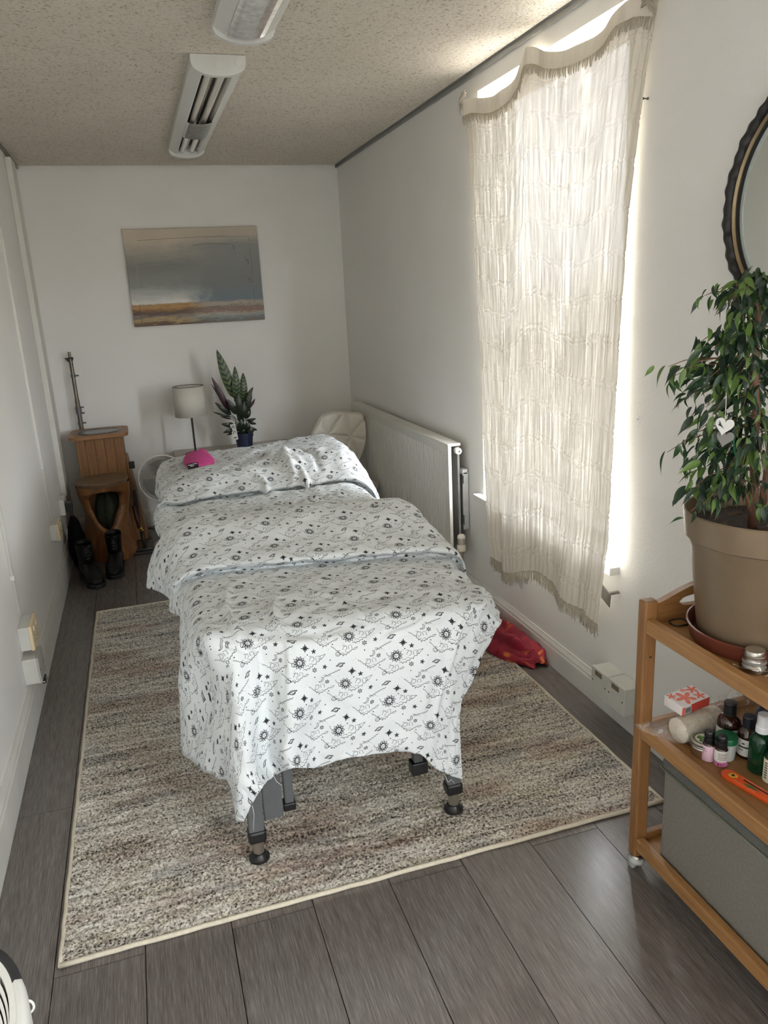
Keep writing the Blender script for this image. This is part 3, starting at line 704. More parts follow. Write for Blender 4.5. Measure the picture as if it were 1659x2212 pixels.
# horizontal drawn-thread bands in cloth space and vertical crinkle
cols_c = [R.uniform(0, 6.28) for _ in range(40)]
def curtain_pt(u, v_, off=0):
    top, bot = poly_at(ET, u), poly_at(EB, u); l, r_ = eat(EL, v_), eat(ER, v_)
    tb_ = top.lerp(bot, v_); lr = l.lerp(r_, u)
    c00, c10, c01, c11 = ET[0], ET[-1], EB[0], EB[-1]
    bl = c00*(1-u)*(1-v_) + c10*u*(1-v_) + c01*(1-u)*v_ + c11*u*v_
    q = tb_ + lr - bl
    # folds: broad soft pleats from the hooks, a deep turned fold left of centre that opens towards the hem
    fx = .33 - .10*v_
    d = 0
    d += .022*math.exp(-((u-fx)/.045)**2)*(.35+.65*v_) - .016*math.exp(-((u-fx+.09)/.05)**2)*v_
    d += .014*math.exp(-((u-.915)/.035)**2)*(1-.5*v_)
    d += .009*math.sin(u*17 + 2.0*v_)*(.4+.6*v_) + .006*math.sin(u*31 + 1.3 + 3*v_)
    q.x -= d + off
    return q
def crinkle(u, v_):
    h = .0022*math.sin(u*190 + 6*mnoise.noise(Vector((u*7, v_*3, 1)))) * (.5 + .9*abs(mnoise.noise(Vector((u*22, v_*5, 4)))))
    h += .0016*mnoise.noise(Vector((u*150, v_*26, 9))) + .0012*mnoise.noise(Vector((u*60, v_*160, 2)))
    bnd = 0
    for k in range(1, 15):
        c_ = k/14.6 + .0016*mnoise.noise(Vector((u*26, k*3.1, 0)))*4
        for o_ in (-.0042, .0042): bnd += math.exp(-((v_-c_-o_)/.0022)**2)
    return h + .0034*min(1, bnd)
nu_, nv_ = 230, 420
b = B(); uvc = []
for j in range(nv_+1):
    for i in range(nu_+1):
        u, v_ = i/nu_, j/nv_; q = curtain_pt(u, v_); q.x -= crinkle(u, v_)
        q.x = min(q.x, RX-.006); b.v.append(tuple(q)); uvc.append((u, v_))
for j in range(nv_):
    for i in range(nu_):
        a = j*(nu_+1)+i; b.f.append((a, a+1, a+nu_+2, a+nu_+1))
mk('curtain_panel', b, m_curt, parent=cur, smooth=True, uv=uvc)
# turned-over top with its fringe hanging over the front
b = B(); uvc = []
for j in range(13):
    for i in range(nu_+1):
        u = i/nu_; v_ = .036*j/12; q = curtain_pt(u, v_, .010 + .004*math.sin(u*60)); q.z += .004*(1-j/12); q.x = min(q.x, RX-.012)
        b.v.append(tuple(q)); uvc.append((u, v_))
for j in range(12):
    for i in range(nu_):
        a = j*(nu_+1)+i; b.f.append((a, a+1, a+nu_+2, a+nu_+1))
mk('turned_hem', b, m_curt, parent=cur, smooth=True, uv=uvc)
b = B()
for k in range(150):
    u = (k + R.random()*.7)/150; q = curtain_pt(u, .034, .013); q2 = curtain_pt(min(1, max(0, u + R.uniform(-.006, .006))), .034 + R.uniform(.016, .024), .014)
    if k == 0: continue
    b.tube([q, q.lerp(q2, .5) + Vector((R.uniform(-.003, 0), 0, 0)), q2], [.0032, .0026, .0012], 5)
o = mk('top_fringe', b, m_fringe, parent=cur, smooth=True); o['kind'] = 'stuff'
b = B()
for k in range(230):
    u = (k + R.random()*.7)/230; q = curtain_pt(u, .998); L_ = R.uniform(.035, .06)
    q2 = q + Vector((R.uniform(-.004, .004), R.uniform(-.008, .008), -L_))
    b.tube([q, q.lerp(q2, .5) + Vector((R.uniform(-.004, .004), R.uniform(-.004, .004), 0)), q2], [.0024, .0019, .0009], 5)
o = mk('bottom_fringe', b, m_fringe, parent=cur, smooth=True); o['kind'] = 'stuff'
# corner tassels
b = B()
for px, py in ((1000, 205),):
    q = PX(px, py, RX-.03)
    for k in range(22):
        q2 = q + Vector((R.uniform(-.01, .005), R.uniform(.005, .03), R.uniform(-.075, -.03))); b.tube([q + Vector((0, R.uniform(-.03, .015), R.uniform(-.01, .012))), q.lerp(q2, .5) + Vector((-.006, .006, .01)), q2], [.003, .0024, .001], 5)
q = PX(1400, 2, RX-.03)
for k in range(22):
    q2 = q + Vector((R.uniform(-.01, .005), R.uniform(-.04, -.01), R.uniform(-.045, .0))); b.tube([q + Vector((0, R.uniform(-.02, .03), R.uniform(-.006, .01))), q.lerp(q2, .5) + Vector((-.006, 0, .006)), q2], [.003, .0024, .001], 5)
o = mk('corner_tassels', b, m_fringe, parent=cur, smooth=True); o['kind'] = 'stuff'

# ------------------------------------------------------------------ ceiling lights
m_lum = pm('white_moulded_housing', (214, 215, 212), .42, var=.02)
m_refl = pm('polished_reflector', (196, 192, 188), .16, .75, var=.05)
m_tube, t, p = nt('fluorescent_tube_off'); v = coords(t); t.links.new(ramp(t, noise(t, v, 5), [(0, lin((226, 222, 214))), (1, lin((238, 235, 228)))]), p.inputs['Base Color']); p.inputs['Roughness'].default_value = .12; p.inputs['Coat Weight'].default_value = .6
m_lens, t, p = nt('ribbed_lens'); v = coords(t, (1, 1, 1)); t.links.new(ramp(t, noise(t, v, 40), [(.3, lin((200, 200, 198))), (.7, lin((235, 235, 233)))]), p.inputs['Base Color']); p.inputs['Roughness'].default_value = .18; p.inputs['Metallic'].default_value = .75
def luminaire(xc, y0, y1, bands, label):
    w = .098; r_ = thing('ceiling_light', label, 'ceiling light', (xc, (y0+y1)/2, HZ-.06))
    zc = HZ
    def bar(prof, n='housing_side'):
        b = B(); vs = []
        for y in (y0+.004, y1-.004): vs += [(xc+x, y, zc+z) for x, z in prof]
        m_ = len(prof); b.add(vs, [(i, (i+1) % m_, m_+(i+1) % m_, m_+i) for i in range(m_)] + [tuple(reversed(range(m_))), tuple(range(m_, 2*m_))]); return mk(n, b, m_lum, parent=r_)
    bar([(-w, -.002), (-w, -.028), (-.060, -.052), (-.056, -.052), (-.056, -.002)]); bar([(w, -.002), (.056, -.002), (.056, -.052), (.060, -.052), (w, -.028)])
    # end caps with round knock-outs
    cap = [(-w-.001, -.001), (-w-.001, -.030)] + [(x, -.031 - .040*math.sqrt(max(0, 1-(x/(w*1.02))**2))) for x in np.linspace(-.092, .092, 15)] + [(w+.001, -.030), (w+.001, -.001)]
    for ya, yb in ((y0, y0+.030), (y1-.03, y1)):
        m_ = len(cap); b = B().add([(xc+x, ya, zc+z) for x, z in cap] + [(xc+x, yb, zc+z) for x, z in cap], [(i, (i+1) % m_, m_+(i+1) % m_, m_+i) for i in range(m_)] + [tuple(reversed(range(m_))), tuple(range(m_, 2*m_))])
        e = mk('end_cap', b, m_lum, parent=r_, bevel=.002)
        if ya == y0:
            for kx in (-.070, 0, .070):
                kz = -.022 - (.012 if kx == 0 else 0)
                mk('knockout', B().lathe([(.0135, 0), (.0135, .0012), (.0120, .0016), (.0, .0016)], (xc+kx, ya-.0004, zc+kz), 24, Matrix.Rotation(math.radians(90), 4, 'X')), m_lum, parent=e, smooth=True, auto=30)
    b = B(); pr = [(-.056, -.05), (-.045, -.028), (-.02, -.014), (0, -.026), (.02, -.014), (.045, -.028), (.056, -.05)]
    vs = [(xc+x, y0+.03, zc+z) for x, z in pr] + [(xc+x, y1-.03, zc+z) for x, z in pr]; b.add(vs, [(i, i+1, 8+i, 7+i) for i in range(6)])
    mk('reflector', b, m_refl, parent=r_)
    for kx in (-.026, .026):
        tu_ = mk('lamp_tube', B().tube([(xc+kx, y0+.032, zc-.034), (xc+kx, y1-.05, zc-.034)], .0135, 16), m_tube, parent=r_, smooth=True, auto=50)
        mk('tube_cap', B().tube([(xc+kx, y1-.075, zc-.034), (xc+kx, y1-.045, zc-.034)], .0145, 16), m_lum, parent=tu_, smooth=True, auto=50)
    for ya, yb in bands:
        b = B(); n = int((yb-ya)/.017); ar = [(.058*math.sin(a), -.050 - .014*math.cos(a)) for a in np.linspace(-1.5, 1.5, 13)]
        ys_ = np.linspace(ya, yb, 2*n+1); vs = []
        for k, y in enumerate(ys_):
            s_ = .006 if k % 2 else 0
            vs += [(xc+x, y, zc+z - s_) for x, z in ar]
        m_ = len(ar); b.add(vs, [(k*m_+i, k*m_+i+1, (k+1)*m_+i+1, (k+1)*m_+i) for k in range(len(ys_)-1) for i in range(m_-1)])
        mk('ribbed_diffuser', b, m_lens, parent=r_, solid=.0015)
    return r_
luminaire(.418, 3.135, 4.84, [(3.98, 4.30)], 'white twin tube ceiling light with clear band, nearer the far wall')
luminaire(.458, .95, 2.785, [(2.28, 2.72)], 'white ceiling light with ribbed lens, cut by the top of the picture')

# ------------------------------------------------------------------ painting
m_pt, t, p = nt('abstract_seascape_paint')
g = t.nodes.new('ShaderNodeTexCoord'); sx = t.nodes.new('ShaderNodeSeparateXYZ'); t.links.new(g.outputs['Generated'], sx.inputs[0])
X_, Z_ = sx.outputs[0], sx.outputs[2]
def gm(sc):
    mp = t.nodes.new('ShaderNodeMapping'); t.links.new(g.outputs['Generated'], mp.inputs[0]); mp.inputs['Scale'].default_value = sc; return mp.outputs[0]
na = noise(t, gm((3, 1, 9)), 1.6, 6, .65, 1.2); nb = noise(t, gm((7, 1, 30)), 1.5, 5, .65, .8); ncl = noise(t, gm((4, 1, 4)), 1.6, 5, .6)
def S(x, k): return math_(t, 'MULTIPLY', math_(t, 'SUBTRACT', x, .5), k)
zz = math_(t, 'ADD', Z_, S(na, .16)); zl = math_(t, 'ADD', Z_, math_(t, 'ADD', S(na, .07), S(nb, .16)))
skyL = ramp(t, zz, [(.24, lin((222, 220, 214))), (.31, lin((186, 188, 184))), (.42, lin((140, 143, 140))), (.62, lin((126, 127, 122))), (.76, lin((164, 158, 146))), (.88, lin((196, 184, 166)))])
skyR = ramp(t, zz, [(.22, lin((104, 120, 130))), (.32, lin((112, 122, 128))), (.42, lin((120, 122, 124))), (.68, lin((132, 134, 133))), (.82, lin((140, 142, 140))), (.92, lin((186, 176, 160)))])
xx = math_(t, 'ADD', X_, S(ncl, .5))
sky = mix(t, ramp(t, xx, [(.34, (0, 0, 0)), (.62, (1, 1, 1))]), skyL, skyR)
landL = ramp(t, zl, [(.02, lin((96, 70, 52))), (.06, lin((176, 152, 106))), (.09, lin((120, 108, 98))), (.13, lin((86, 70, 60))), (.16, lin((138, 100, 62))), (.20, lin((180, 142, 86))), (.235, lin((142, 108, 70)))])
landR = ramp(t, zl, [(.02, lin((112, 104, 98))), (.05, lin((118, 132, 136))), (.09, lin((168, 162, 148))), (.12, lin((140, 112, 98))), (.16, lin((122, 108, 100))), (.20, lin((172, 160, 146))), (.235, lin((140, 136, 130)))])
land = mix(t, ramp(t, xx, [(.36, (0, 0, 0)), (.60, (1, 1, 1))]), landL, landR)
hz = math_(t, 'ADD', Z_, S(nb, .05))
col = mix(t, ramp(t, hz, [(.222, (0, 0, 0)), (.236, (1, 1, 1))]), land, sky)
t.links.new(col, p.inputs['Base Color']); p.inputs['Roughness'].default_value = .5; bump(t, p, nb, .4, .004)
PA = thing('painting', 'abstract seascape canvas in grey, cream and brown hanging on the far wall', 'painting', (.449, DY-.02, 1.368))
px0, px1, pz0, pz1 = .017, .881, 1.368, 1.976
cv = mk('canvas', BX(px0, px1, DY-.030, DY-.001, pz0, pz1), m_pt, parent=PA, bevel=.003)
m_scr = pm('scratched_paint_line', (92, 86, 78), .6, var=.2)
m_scl = pm('pale_paint_line', (176, 166, 150), .6, var=.2)
def ln(pts, mat, w=.0009): mk('paint_ridge', B().tube([(px0 + (px1-px0)*u, DY-.0305, pz0 + (pz1-pz0)*v_) for u, v_ in pts], w, 5), mat, parent=cv)
ln([(.10, .885), (.3, .895), (.55, .905), (.93, .895), (.935, .6), (.93, .2), (.945, .12)], m_scr)
ln([(.065, .86), (.07, .6), (.06, .3)], m_scl); ln([(.055, .23), (.055, .12), (.058, .02)], m_scr, .0016)
ln([(.5, .82), (.62, .835), (.8, .82)], m_scr, .0012)
for (u, v_) in ((.885, .68), (.90, .655), (.895, .47), (.91, .455), (.80, .81)): ln([(u, v_), (u+.012, v_-.03), (u+.002, v_-.05)], m_scr, .0018)

# ------------------------------------------------------------------ radiator
m_rad = pm('white_radiator_enamel', (208, 206, 198), .38, var=.02)
RY0, RY1, RZ0, RZ1 = 3.397, 5.16, .205, .790
xo = RX - .102; ra = thing('radiator', 'white ribbed panel radiator on the window wall beside the massage table', 'radiator', (RX-.06, (RY0+RY1)/2, RZ0))
n = 46; pit = (RY1-RY0-.07)/n; b = B()
prof = []
for k in range(n):
    y = RY0 + .035 + k*pit
    prof += [(0.0, y), (0.0, y+pit*.45), (.009, y+pit*.60), (.009, y+pit*.85)]
prof.append((0, RY0+.035+n*pit)); prof = [(0, RY0)] + prof + [(0, RY1)]
za, zb = RZ0+.028, RZ1-.052; vs = []
for z in (za, zb): vs += [(xo+dx, y, z) for dx, y in prof]
m_ = len(prof); b.add(vs, [(i, i+1, m_+i+1, m_+i) for i in range(m_-1)])
b.box(xo, xo+.012, RY0, RY1, RZ0, za); b.box(xo, xo+.012, RY0, RY1, zb, RZ1-.012)
mk('front_panel', b, m_rad, parent=ra)
mk('top_grille', BX(xo-.001, RX-.035, RY0, RY1, RZ1-.014, RZ1), m_rad, parent=ra, bevel=.003)
mk('side_panel', BX(xo-.001, xo+.016, RY0-.006, RY0+.004, RZ0, RZ1-.004), m_rad, parent=ra, bevel=.003)
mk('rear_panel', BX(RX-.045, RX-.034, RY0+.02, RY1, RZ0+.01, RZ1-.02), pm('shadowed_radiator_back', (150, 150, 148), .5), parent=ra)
m_brk = pm('galvanised_bracket', (188, 192, 194), .45, .3)
b = B().box(RX-.032, RX-.003, RY0-.012, RY0+.0, .355, .645).box(RX-.034, RX-.006, RY0-.012, RY0+.03, .635, .66)
mk('wall_bracket', b, m_brk, parent=ra, bevel=.002)
for z0_, z1_ in ((.59, .63), (.38, .43)): mk('bracket_slot', BX(RX-.034, RX-.029, RY0-.014, RY0-.010, z0_, z1_), m_dark_gap, parent=ra)
xv = RX-.062
mk('bleed_plug', B().lathe([(.0, 0), (.012, .0), (.016, .004), (.016, .03)], (xv+.006, RY0-.03, RZ1-.035), 20, Matrix.Rotation(math.radians(-90), 4, 'X')), m_rad, parent=ra, smooth=True, auto=40)
mk('bleed_screw', B().lathe([(.0, 0), (.004, .0), (.004, .004)], (xv+.006, RY0-.0335, RZ1-.035), 12, Matrix.Rotation(math.radians(-90), 4, 'X')), m_dark_gap, parent=ra)
m_vlv = pm('cream_valve_plastic', (222, 216, 202), .45, var=.03)
vy = RY0-.045
va_ = mk('radiator_valve', B().lathe([(.008, .196), (.014, .20), (.014, .225), (.010, .228), (.010, .245), (.015, .247), (.015, .262)], (xv, vy, 0), 20), m_chr, parent=ra, smooth=True, auto=40)
hp = [(.017, .258), (.021, .262), (.022, .285), (.020, .289), (.0205, .325), (.018, .338), (.011, .345), (0, .346)]
mk('thermostat_head', B().lathe(hp, (xv, vy, 0), 28), m_vlv, parent=va_, smooth=True, auto=35)
b = B()
for k in range(9):
    a = math.radians(150 + k*20); b.box(-.0012, .0012, -.001, .0012, .294, .326, Matrix.Translation((xv + .0203*math.cos(a), vy + .0203*math.sin(a), 0)) @ Matrix.Rotation(a, 4, 'Z'))
mk('head_slots', b, m_dark_gap, parent=va_)
mk('valve_union', B().tube([(xv, vy, .232), (xv, vy+.05, .232)], .009, 14), m_chr, parent=ra, smooth=True, auto=50)
mk('pipe', B().tube([(xv, vy, .0), (xv, vy, .2)], .0078, 14), m_white, parent=ra, smooth=True, auto=50)

# ------------------------------------------------------------------ right wall fittings
m_sock = pm('white_socket_plastic', (206, 206, 200), .4, var=.03)
for (ya, yb, lab) in ((2.072, 2.168, 'white boxed wall socket low on the wall, farther from the trolley'), (1.970, 2.068, 'white boxed wall socket low on the wall, nearer the trolley')):
    s_ = thing('wall_socket', lab, 'socket', (RX-.03, (ya+yb)/2, .105), group='socket boxes by the trolley')
    mk('socket_box', BX(RX-.062, RX, ya, yb, .098, .196), m_sock, parent=s_, bevel=.002)
    pl_ = mk('face_plate', BX(RX-.072, RX-.060, ya-.001, yb+.001, .096, .198), m_sock, parent=s_, bevel=.003)
    for yy in (ya+.010, yb-.010): mk('screw', B().lathe([(0, .0006), (.0028, .0006), (.0028, 0)], (RX-.0722, yy, .147), 10, Matrix.Rotation(math.radians(-90), 4, 'Y')), m_dark_gap, parent=pl_)
    mk('sticker', BX(RX-.0729, RX-.0718, (ya+yb)/2-.018, (ya+yb)/2+.024, .172, .190), pm('brown_label', (122, 112, 92), .6, var=.25, scale=120), parent=pl_)
tag(mk('cable', B().tube([(RX-.03, 1.99, .104), (RX-.035, 1.96, .075), (RX-.03, 1.90, .055), (RX-.028, 1.72, .04), (RX-.028, 1.5, .02)], .003, 8), m_sock, smooth=True), 'thin white cable leaving the nearer wall socket behind the trolley', 'cable')
# metal tie-backs under the sill
for (px, py, d, lab) in ((1309, 1284, .05, 'small grey metal bracket on the wall at the right hem of the curtain'), (1123, 1252, .03, 'small pale bracket on the wall below the left part of the curtain')):
    q = PX(px, py, RX-d)
    b = B().prism([(-.030, -.010), (.020, -.030), (.024, .020), (-.026, .038)], .003, Matrix.Translation(q) @ Matrix.Rotation(math.radians(-90), 4, 'Y') @ Matrix.Rotation(math.radians(90), 4, 'Z'))
    b.box(q.x+.002, RX, q.y-.006, q.y+.006, q.z-.004, q.z+.004)
    tag(mk('wall_bracket', b, m_brk if d < .04 else pm('grey_steel_plate', (128, 124, 118), .4, .5), bevel=.0008), lab, 'bracket')
q = PX(1400, 213, RX); tag(mk('wall_hook', B().lathe([(.004, 0), (.004, .002), (.0018, .003), (.0018, .014), (.0035, .015), (.0035, .017), (0, .017)], (RX, q.y, q.z), 12, Matrix.Rotation(math.radians(-90), 4, 'Y')), m_leg, smooth=True, auto=40), 'tiny dark picture hook in the wall to the right of the curtain', 'hook')
q = PX(1377, 905, RX); tag(mk('wall_plug', B().lathe([(.005, 0), (.004, .003), (.002, .004), (.0, .0025)], (RX, q.y, q.z), 12, Matrix.Rotation(math.radians(-90), 4, 'Y')), m_white, smooth=True), 'small white filled screw hole in the wall beside the curtain', 'plug')

# ------------------------------------------------------------------ round mirror
m_iron = pm('dark_beaten_metal', (46, 44, 44), .5, .4, var=.25, scale=60, bmp=.6, bs=90)
m_brass = pm('dull_brass', (140, 124, 96), .4, .7, var=.1)
m_mir, t, p = nt('mirror_silver'); v = coords(t); t.links.new(ramp(t, noise(t, v, 3), [(0, (.80, .84, .82)), (1, (.84, .88, .86))]), p.inputs['Base Color']); p.inputs['Metallic'].default_value = 1; p.inputs['Roughness'].default_value = .03
mc_ = Vector((RX, 1.418, 1.652)); MR = .288
mi = thing('wall_mirror', 'round mirror in a dark rope-edged frame above the potted fig', 'mirror', tuple(mc_))
rx90 = Matrix.Rotation(math.radians(-90), 4, 'Y')       # local z -> -x (into the room)
b = B(); pts = []
n = 460; base = []
for k in range(n):
    a = 2*math.pi*k/n; rr = .0135 + .0014*math.sin(a*46)
    base.append((a, rr))
nn_ = 12
for k, (a, rr) in enumerate(base):
    for i in range(nn_):
        ph = 2*math.pi*i/nn_ + a*9; rad = rr*(1 + .10*math.cos(2*(ph)))
        r0 = MR - .013 + rad*math.cos(2*math.pi*i/nn_); d = .018 + rad*1.1*math.sin(2*math.pi*i/nn_)
        b.v.append((mc_.x - d, mc_.y + r0*math.cos(a), mc_.z + r0*math.sin(a)))
for k in range(n):
    for i in range(nn_): b.f.append((k*nn_+i, k*nn_+(i+1) % nn_, ((k+1) % n)*nn_+(i+1) % nn_, ((k+1) % n)*nn_+i))
mk('rope_frame', b, m_iron, parent=mi, smooth=True)
mk('inner_ring', B().lathe([(MR-.024, .004), (MR-.024, .020), (MR-.029, .023), (MR-.034, .018), (MR-.034, .006)], mc_, 96, rx90, caps=False), m_brass, parent=mi, smooth=True, auto=30)
mk('dark_lip', B().lathe([(MR-.034, .004), (MR-.034, .0150), (MR-.0375, .0150), (MR-.0375, .006)], mc_, 96, rx90, caps=False), m_blk, parent=mi)
m_bev = pm('bevel_reflection_tint', (196, 206, 202), .25, var=.03)  # pale colour painted in for the bright reflection along the bevel
mk('glass', B().lathe([(MR-.036, .004), (MR-.050, .0100), (0, .0100)], mc_, 96, rx90), m_mir, parent=mi)
mk('glass_bevel', B().lathe([(MR-.0372, .0070), (MR-.0515, .0106), (MR-.0522, .0101)], mc_, 96, rx90, caps=False), m_bev, parent=mi)

# ------------------------------------------------------------------ bamboo trolley
m_bam = wood('bamboo_long', (132, 92, 54), (170, 128, 80), (30, 1.5, 30), .42)
m_bamv = wood('bamboo_upright', (118, 80, 46), (154, 112, 68), (30, 30, 1.5), .42)
m_bamx = wood('bamboo_cross', (122, 82, 48), (160, 116, 70), (1.5, 30, 30), .42)
m_panel = wood('bamboo_shelf_board', (136, 98, 58), (164, 122, 76), (14, 1.2, 14), .5)
TX0, TX1, TY0, TY1 = 1.073, 1.443, .60, 1.474
tr_ = thing('serving_trolley', 'three-tier bamboo trolley on casters carrying the potted fig and toiletries', 'trolley', (1.258, 1.04, 0))
pw, pd = .030, .036
for (x, y, zt) in ((TX0, TY1-pw, .765), (TX1-pd, TY1-pw, .765), (TX0, TY0, .765), (TX1-pd, TY0, .765)):
    po = mk('post', BX(x, x+pd, y, y+pw, .045, zt), m_bamv, parent=tr_, bevel=.005, seg=3)
    cx_, cy_ = x+pd/2, y+pw/2
    ca_ = mk('caster', B().lathe([(.006, .030), (.006, .046), (.012, .046)], (cx_, cy_, 0), 16).lathe([(.016, .036), (.019, .039), (.016, .043)], (cx_, cy_, 0), 20), m_chr, parent=tr_, smooth=True, auto=40)
    for s_ in (-.011, .011):
        mk('caster_wheel', B().lathe([(.0, -.005), (.012, -.005), (.0155, -.003), (.0155, .003), (.012, .005), (0, .005)], (cx_+s_, cy_+.006, .0157), 20, Matrix.Rotation(math.radians(90), 4, 'Y')), pm('clear_grey_wheel', (176, 178, 176), .25, var=.05), parent=ca_, smooth=True, auto=40)
    mk('caster_hood', B().blob((cx_, cy_, .026), .022, .020, .014, 16, 8), pm('clear_grey_wheel', (176, 178, 176), .25), parent=ca_, smooth=True)
for zt, dep in ((.722, .036), (.436, .036), (.106, .036)):
    mk('side_rail', BX(TX0+.002, TX0+.024, TY0+pw, TY1-pw, zt-dep, zt), m_bam, parent=tr_, bevel=.003)
    mk('side_rail', BX(TX1-.024, TX1-.002, TY0+pw, TY1-pw, zt-dep, zt), m_bam, parent=tr_, bevel=.003)
    mk('shelf_board', BX(TX0+.024, TX1-.024, TY0+.02, TY1-.02, zt-.027, zt-.019), m_panel, parent=tr_)
    for y in (TY0+.004, TY1-.024):
        if zt > .7: continue
        mk('end_rail', BX(TX0+pd, TX1-pd, y, y+.020, zt-dep, zt), m_bamx, parent=tr_, bevel=.003)
# end panels of the top tray: arched grip with a slot cut through
def grip(y):
    xa, xb, zb_ = TX0+pd-.002, TX1-pd+.002, .690; xm = (xa+xb)/2; hw = (xb-xa)/2; n = 32; b = B(); th = .018
    zt_ = lambda x: .755 + .036*max(0, math.cos((x-xm)/hw*math.pi/2*1.05))**1.2
    sl = .085; sh = lambda x: .014*math.sqrt(max(0, 1-((x-xm)/sl)**4))
    xs_ = sorted(set([xa + (xb-xa)*k/n for k in range(n+1)] + [xm-sl, xm+sl]))
    zc_ = .748
    for x0_, x1_ in zip(xs_[:-1], xs_[1:]):
        ins = abs((x0_+x1_)/2 - xm) < sl
        def slab(za0, za1, zb0, zb1):
            b.add([(x0_, y, za0), (x1_, y, za1), (x1_, y+th, za1), (x0_, y+th, za0), (x0_, y, zb0), (x1_, y, zb1), (x1_, y+th, zb1), (x0_, y+th, zb0)], [(0,3,2,1), (4,5,6,7), (0,1,5,4), (1,2,6,5), (2,3,7,6), (3,0,4,7)])
        if ins:
            slab(zb_, zb_, zc_-sh(x0_), zc_-sh(x1_)); slab(zc_+sh(x0_), zc_+sh(x1_), zt_(x0_), zt_(x1_))
        else: slab(zb_, zb_, zt_(x0_), zt_(x1_))
    return mk('handle_panel', b, m_bamx, parent=tr_)
grip(TY1-.024); grip(TY0+.006)
mk('screw_hole', B().lathe([(0, .0006), (.003, .0006), (.003, 0)], (TX0+.02, TY1-pw-.0002, .62), 10, Matrix.Rotation(math.radians(90), 4, 'X')), m_dark_gap, parent=tr_)
ZS1, ZS2, ZS3 = .703, .417, .087

# storage box on the lowest tier
m_felt = pm('grey_linen_fabric', (120, 116, 108), .95, var=.12, scale=160, bmp=.5, bs=700)
m_felt2 = pm('dark_grey_lid_fabric', (92, 92, 88), .95, var=.1, scale=120, bmp=.4, bs=700)
bxo = thing('storage_box', 'grey fabric storage box with a darker lid on the lowest trolley tier', 'box', (1.26, 1.0, ZS3))
b = B(); x0_, x1_, y0_, y1_ = 1.104, 1.41, .64, 1.385
b.add([(x0_, y0_, ZS3), (x1_, y0_, ZS3), (x1_, y1_-.0, ZS3), (x0_, y1_, ZS3), (x0_, y0_, .365), (x1_, y0_, .365), (x1_, y1_+.0, .365), (x0_, y1_, .365)], [(0,3,2,1), (4,5,6,7), (0,1,5,4), (1,2,6,5), (2,3,7,6), (3,0,4,7)])
mk('box_body', b, m_felt, parent=bxo, bevel=.006)
mk('lid', BX(x0_-.004, x1_+.004, y0_-.004, y1_+.006, .345, .375), m_felt2, parent=bxo, bevel=.008, seg=3)
mk('lid_piping', B().tube([(x0_-.005, y0_-.004, .346), (x0_-.005, y1_+.007, .346), (x1_+.004, y1_+.007, .346)], .003, 6), pm('green_grey_piping', (126, 130, 114), .9), parent=bxo, smooth=True)

# ------------------------------------------------------------------ toiletries
m_amber, t, p = nt('amber_glass'); v = coords(t); t.links.new(ramp(t, noise(t, v, 20), [(0, lin((40, 20, 12))), (1, lin((54, 27, 16)))]), p.inputs['Base Color']); p.inputs['Roughness'].default_value = .07; p.inputs['Coat Weight'].default_value = .5
m_green, t, p = nt('green_glass'); v = coords(t); t.links.new(ramp(t, noise(t, v, 20), [(0, lin((8, 52, 30))), (1, lin((14, 70, 42)))]), p.inputs['Base Color']); p.inputs['Roughness'].default_value = .06; p.inputs['Transmission Weight'].default_value = .35
m_cap = pm('black_ribbed_cap', (20, 21, 24), .32, var=.1)
m_navy = pm('navy_cap', (22, 26, 40), .4, var=.1)
m_lab = pm('white_paper_label', (216, 215, 208), .6, var=.03)
m_ink = pm('printed_ink', (40, 40, 42), .7)
m_pinkb = pm('pale_pink_label', (214, 182, 198), .5, var=.04)
m_mag = pm('magenta_band', (186, 110, 160), .5, var=.05)
def wrap(c, r, a0, a1, z0, z1, n=20):                   # a piece of a cylinder: labels and print on bottles
    b = B(); b.grid(lambda u, w: (c[0] + r*math.cos(a0+(a1-a0)*u), c[1] + r*math.sin(a0+(a1-a0)*u), c[2] + z0 + (z1-z0)*w), n, 1); return b
def lines(c, r, a0, a1, rows_):
    b = B()
    for z, h, f0, f1 in rows_:
        g = wrap(c, r, a0 + (a1-a0)*f0, a0 + (a1-a0)*f1, z, z+h, 8); b.add(g.v, g.f)
    return b
TOC = math.radians(228)                                 # bearing that faces the room
def bottle(px, py, z, r, prof, capprof, mat, capmat, label, lab=None, labmat=None, text=None, cat='bottle', name='bottle', group=None, capname='cap'):
    c = PZ(px, py, z); c.z = z; t_ = thing(name, label, cat, tuple(c), 0, group)
    bd = mk('bottle_body', B().lathe(prof, c, 32), mat, parent=t_, smooth=True, auto=35)
    cp = mk(capname, B().lathe(capprof, c, 32), capmat, parent=t_, smooth=True, auto=35)
    if lab:
        mk('paper_label', wrap(c, r+.0006, TOC-lab[2], TOC+lab[2], lab[0], lab[1]), labmat, parent=bd, smooth=True)
        if text: mk('label_lettering', lines(c, r+.0010, TOC-lab[2], TOC+lab[2], text), m_ink, parent=bd)
    return t_, c, bd, cp
r = .027
ribs = lambda r_, z0, z1, n: [(r_ + (.0006 if k % 2 else 0), z0 + (z1-z0)*k/n) for k in range(n+1)]
bottle(1571, 1610, ZS2, r, [(r-.003, 0), (r, .003), (r, .066), (r-.003, .076), (.016, .084), (.012, .087), (.012, .094)], [(.0135, .085), (.0145, .086)] + ribs(.0145, .087, .114, 9) + [(.0135, .117), (0, .1175)], m_amber, m_cap,
       'large amber bottle with tall black cap and white label behind the green-lidded jar', (.006, .056, 1.5), m_lab, [(.046, .002, .25, .5), (.042, .0015, .25, .45), (.044, .005, .68, .76)])
r = .0225
